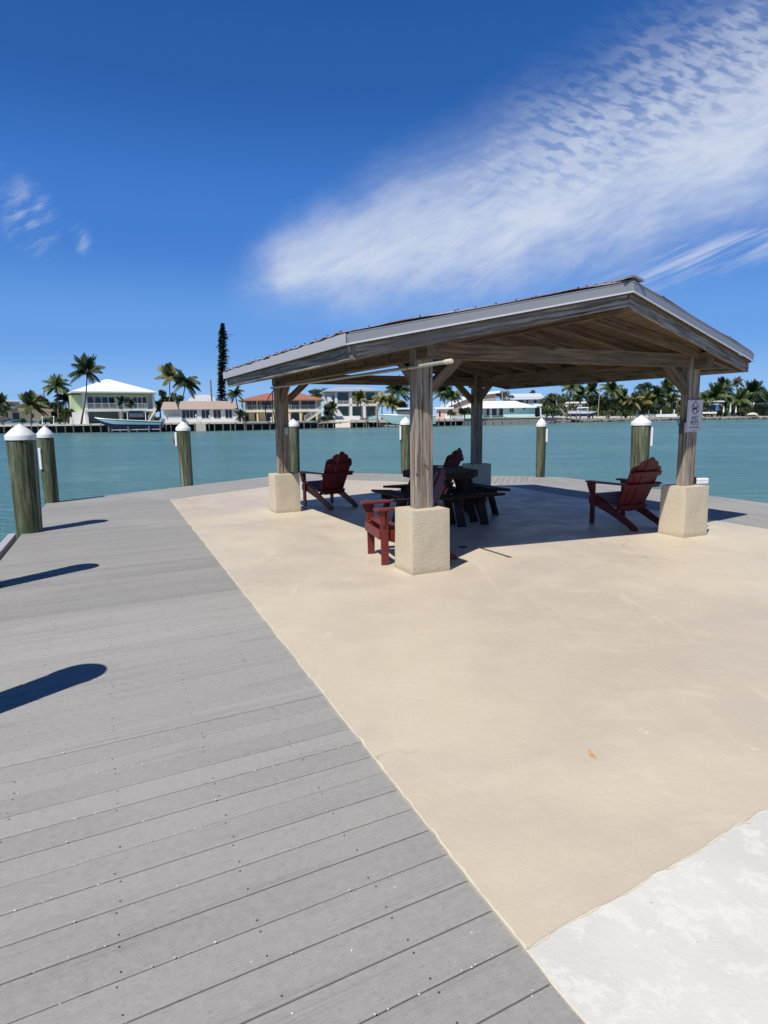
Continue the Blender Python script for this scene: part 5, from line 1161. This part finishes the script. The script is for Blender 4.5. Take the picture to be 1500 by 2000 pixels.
# leafy trees: a trunk with limbs and thousands of small leaf faces in uneven clumps
def tree(label, px, pcy, pb, dY, rx, rz_, m_='tree_dark', n=1500, seed=1, clumps=14, name='leafy_tree', cat='tree', lz=.78, group=None, sparse=1.0):
    Yp = shoreY(max(-50, min(1540, px)))+dY; c = atY(px, pcy, Yp); k = Yp/FPX; RX, RZ = rx*k, rz_*k; b = atY(px, pb, Yp); b.z = min(b.z, gz_at(b.x, 0)+.2)
    rr = random.Random(seed*13+int(px)); o = thing(name, label, cat, b, group=group)
    mb = MB(); tr = max(.08, RX*.07); mb.tube([b-Vector((0, 0, .4)), b.lerp(c, .6)+Vector((rr.uniform(-.2, .2), 0, 0)), c], [tr*1.4, tr, tr*.5], 7)
    cl = []
    for i in range(clumps):
        a = rr.uniform(0, 6.28); e = math.asin(rr.uniform(-.75, 1)); q = rr.uniform(.35, .95); p = c+Vector((math.cos(a)*math.cos(e)*RX*q, math.sin(a)*math.cos(e)*RX*q, math.sin(e)*RZ*q)); cl.append((p, rr.uniform(.26, .5)))
        mb.tube([b.lerp(c, .65), b.lerp(c, .65).lerp(p, .6), p], [tr*.5, tr*.3, tr*.12], 5)
    mb.build('trunk', 'bark_dark', o, world=True)
    mb = MB()
    for i in range(int(n)):
        p0, q = cl[rr.randrange(clumps)]; v_ = Vector((rr.gauss(0, 1), rr.gauss(0, 1), rr.gauss(0, 1))); v_.normalize(); rad = q*(rr.random()**.4)
        p = p0+Vector((v_.x*RX*rad, v_.y*RX*rad, v_.z*RZ*rad*.85)); s_ = lz*rr.uniform(.5, 1.2)*(.8+.02*RX)
        a = Vector((rr.gauss(0, 1), rr.gauss(0, 1), rr.gauss(0, .7))).normalized(); b_ = a.cross(Vector((rr.gauss(0, 1), rr.gauss(0, 1), rr.gauss(0, 1)))).normalized()
        mb.add([p-a*s_*.5, p+b_*s_*.32, p+a*s_*.5, p-b_*s_*.32], [(0, 1, 2, 3)])
    mb.build('crown', m_, o, world=True, recalc=False); return o
TR = [
 ('grey green rounded tree behind the low broad bushy palm', 78, 784, 820, 26, 19, 13, 'tree_grey', 1300),
 ('dark shrub like tree between the olive palm and the lime house', 133, 806, 822, 12, 13, 14, 'tree_olive', 1100),
 ('dark tree behind the palms left of the lime house', 100, 797, 822, 30, 26, 15, 'tree_dark', 1600),
 ('dark tree filling the gap between the lime house and the ranch', 314, 787, 824, 24, 17, 22, 'tree_dark', 1900),
 ('dark tree behind the left end of the ranch roof', 340, 783, 824, 34, 18, 14, 'tree_dark', 1300),
 ('green tree above the right end of the terracotta roof', 621, 768, 815, 36, 19, 12, 'tree_olive', 1300),
 ('dark bushy tree between the yellow and the pale aqua house', 642, 800, 822, 14, 12, 14, 'tree_dark', 1100),
 ('dark tree behind the pale green motorboat', 790, 795, 815, 24, 26, 15, 'tree_dark', 1400),
 ('dense hedge like tree left of the rear gazebo post', 908, 803, 818, 12, 13, 10, 'tree_olive', 900),
 ('sparse rounded tree standing over the aqua house roof', 987, 773, 800, 24, 17, 11, 'tree_grey', 700),
 ('small palm like treetop above the blue grey roof', 1040, 766, 780, 50, 6, 4, 'tree_grey', 250),
 ('broad olive tree at the left end of the wooded shore', 1080, 787, 815, 16, 21, 20, 'tree_olive', 2200),
 ('lower green tree below the broad olive one', 1068, 803, 816, 8, 16, 12, 'shrub_green', 1200),
 ('dark tree behind the motorboat with bimini top', 1150, 784, 812, 26, 34, 20, 'tree_dark', 2400),
 ('olive tree right of the lamp pole', 1185, 790, 812, 16, 20, 18, 'tree_olive', 1700),
 ('dark tree between the round headed palm and the garden wall', 1222, 787, 812, 24, 24, 22, 'tree_dark', 2000),
 ('large dark rounded tree over the white garden wall', 1258, 765, 812, 34, 25, 18, 'tree_dark', 2300),
 ('olive brown tree close behind the white garden wall', 1252, 795, 812, 12, 26, 13, 'tree_olive', 1700),
 ('dark tree left of the right gazebo post', 1300, 783, 812, 30, 26, 20, 'tree_dark', 1900),
 ('dark tree hidden behind the right gazebo post', 1345, 785, 812, 26, 26, 18, 'tree_dark', 1900),
 ('dark tree behind the sign', 1378, 781, 808, 30, 18, 13, 'tree_dark', 1300),
 ('dark leafy tree behind the blue awning palms', 1418, 780, 808, 30, 22, 20, 'tree_dark', 1900),
 ('olive leafy tree left of the right edge bungalow', 1450, 785, 808, 20, 22, 18, 'tree_olive', 1800),
 ('dark leafy tree at the right picture edge', 1490, 782, 808, 28, 26, 18, 'tree_dark', 1900),
]
for i, (lb, px, cy_, pb, dY, rx, rz_, m_, n) in enumerate(TR): tree(lb, px, cy_, pb, dY, rx, rz_, m_, n, i+1)
def belt(label, px0, px1, top, bot, dY, n, m_, seed):
    rr = random.Random(seed); mb = MB()
    for i in range(n):
        px = rr.uniform(px0, px1); hmax = (bot-top)*(.62+.5*mnoise.noise(Vector((px*.045, seed, 0)))+.25*mnoise.noise(Vector((px*.16, seed, 4)))); py = bot-hmax*rr.random()**.8
        Yp = shoreY(max(-50, min(1540, px)))+dY+rr.uniform(-3, 3); p = atY(px, py, Yp); s_ = rr.uniform(.45, 1.0)
        a = Vector((rr.gauss(0, 1), rr.gauss(0, 1), rr.gauss(0, .7))).normalized(); b_ = a.cross(Vector((rr.gauss(0, 1), rr.gauss(0, 1), rr.gauss(0, 1)))).normalized()
        mb.add([p-a*s_*.5, p+b_*s_*.34, p+a*s_*.5, p-b_*s_*.34], [(0, 1, 2, 3)])
    return tag(mb.build('wood_belt', m_, recalc=False), label, 'wood', kind='stuff')
belt('dark wooded mass behind the palms of the right shore', 1062, 1560, 758, 812, 40, 24000, 'tree_olive', 3)
belt('olive undergrowth behind the right shore palms', 1065, 1560, 780, 813, 20, 9000, 'shrub_green', 9)
belt('dark undergrowth behind the palms at the far left', -60, 146, 784, 824, 26, 5000, 'tree_dark', 5)
SHR = [('green shrub on the left dock edge below the olive palm', 117, 820, 4, 11, 6), ('dark shrub left of the cream bungalow palm', 45, 822, 5, 10, 5), ('row end shrub before the cream bungalow', 88, 820, 5, 12, 6), ('shrub under the right end of the lime house', 305, 818, 8, 8, 8),
       ('shrub at the foot of the pale aqua house stairs', 646, 815, 5, 8, 7), ('shrub right of the yellow house stairs', 634, 818, 4, 7, 5), ('shrub under the palms behind the front post', 880, 806, 6, 10, 7), ('green shrub right of the low aqua house', 1052, 810, 7, 8, 6),
       ('grey shrub on the shore below the lamp pole', 1190, 807, 5, 16, 5), ('shrub left of the white garden wall posts', 1232, 806, 5, 10, 6), ('shrub behind the low white wall posts', 1292, 805, 9, 16, 7), ('shrub right of the sign at the waterline', 1380, 800, 14, 10, 6), ('dark shrub before the right edge bungalow', 1456, 802, 8, 12, 6)]
for i, (lb, px, cy_, dY, rx, rz_) in enumerate(SHR): tree(lb, px, cy_, cy_+rz_+1, dY, rx, rz_, ('shrub_green', 'tree_dark', 'tree_olive')[i % 3], 520, 50+i, 7, 'shrub', 'shrub', lz=.55, group='shrubs on the far shore')
# tall narrow pine
Yp = shoreY(432)+26; bs = atY(432, 822, Yp); tp = atY(434.5, 630, Yp); o = thing('pine_tree', 'very tall narrow dark pine standing alone left of the gazebo roof', 'pine tree', (bs.x, bs.y, GZ)); bs.z = GZ-.3
MB().tube([bs, bs.lerp(tp, .5), tp], [.28, .18, .03], 8).build('trunk', 'bark_dark', o, world=True)
mb = MB(); rr = random.Random(5); kk = Yp/FPX
for i in range(150):
    f = .13+.87*(int(i/2.5)+.25*rr.random())/60
    for j in range(11):
        a = rr.uniform(0, 6.28); base_r = (.72+.4*mnoise.noise(Vector((f*22, a*.8, 0))))*1.3*(9.4-1.8*f if f < .9 else 5.6*(1-f)/.1+.5)*kk*rr.uniform(.55, 1.1)
        if f < .25: base_r *= 1.35
        if math.cos(a) > .1 and .45 < f < .97: base_r *= rr.uniform(1.0, 1.9) if rr.random() < .8 else .7
        if rr.random() < .02: base_r *= 1.6
        p = bs.lerp(tp, f); dv = Vector((math.cos(a), math.sin(a), rr.uniform(-.15, .25)))
        nsg = 5
        for q in range(nsg):
            t0 = base_r*(q+.3)/nsg; c_ = p+dv*t0+Vector((0, 0, rr.uniform(-.1, .1))); s_ = .42*rr.uniform(.6, 1.2)
            e1 = dv.normalized()*s_; e2 = Vector((-dv.y, dv.x, rr.uniform(-.5, .5))).normalized()*s_*.6; mb.add([c_-e1, c_+e2, c_+e1*1.2, c_-e2], [(0, 1, 2, 3)])
mb.build('crown', 'pine_green', o, world=True, recalc=False)
# bare pale trunks leaning at the left end of the wooded shore
Yp = shoreY(1090)+6
for pts, lb in (([(1087, 764), (1087, 790), (1093, 797), (1103, 810)], 'bare pale tree trunk bent towards the boat lift'), ([(1074, 794), (1067, 801), (1065, 814)], 'bare pale curved trunk right of the low aqua house')):
    P3 = [atY(a, b, Yp) for a, b in pts][::-1]; o = thing('bare_trunk', lb, 'tree trunk', P3[0]); MB().tube(P3, [.28, .22, .2, .14][:len(P3)] , 8).build('trunk', 'bark_pale', o, world=True, smooth=True)
# people sized clutter on the docks: white posts
rr = random.Random(9)
for i, px in enumerate((45, 72, 95, 130, 383, 410, 530, 690)):
    Yp = shoreY(px)+1.2; b_ = atY(px, 828, Yp); mb = MB()
POSTS = [(83, 816, 'thin white post on the left dock under the bushy palm'), (105, 815, 'white post on the left dock below the olive palm'), (143, 820, 'stubby white post left of the lime house corner'), (383, 812, 'white lamp post on the ranch dock'), (409, 814, 'short white post right of the ranch lamp post'), (530, 817, 'short white post on the dock of the yellow house')]
for px, pt, lb in POSTS:
    Yp = shoreY(px)+1.0; b_ = atY(px, 829, Yp); t_ = atY(px, pt, Yp); o = thing('dock_post', lb, 'post', b_, group='white posts along the far docks'); MB().tube([b_, t_], .12, 8).build('shaft', 'white_paint', o, world=True); MB().lathe(tuple(t_), [(.2, 0), (.2, .15), (.05, .3)], 8).build('cap', 'white_paint', o, world=True)
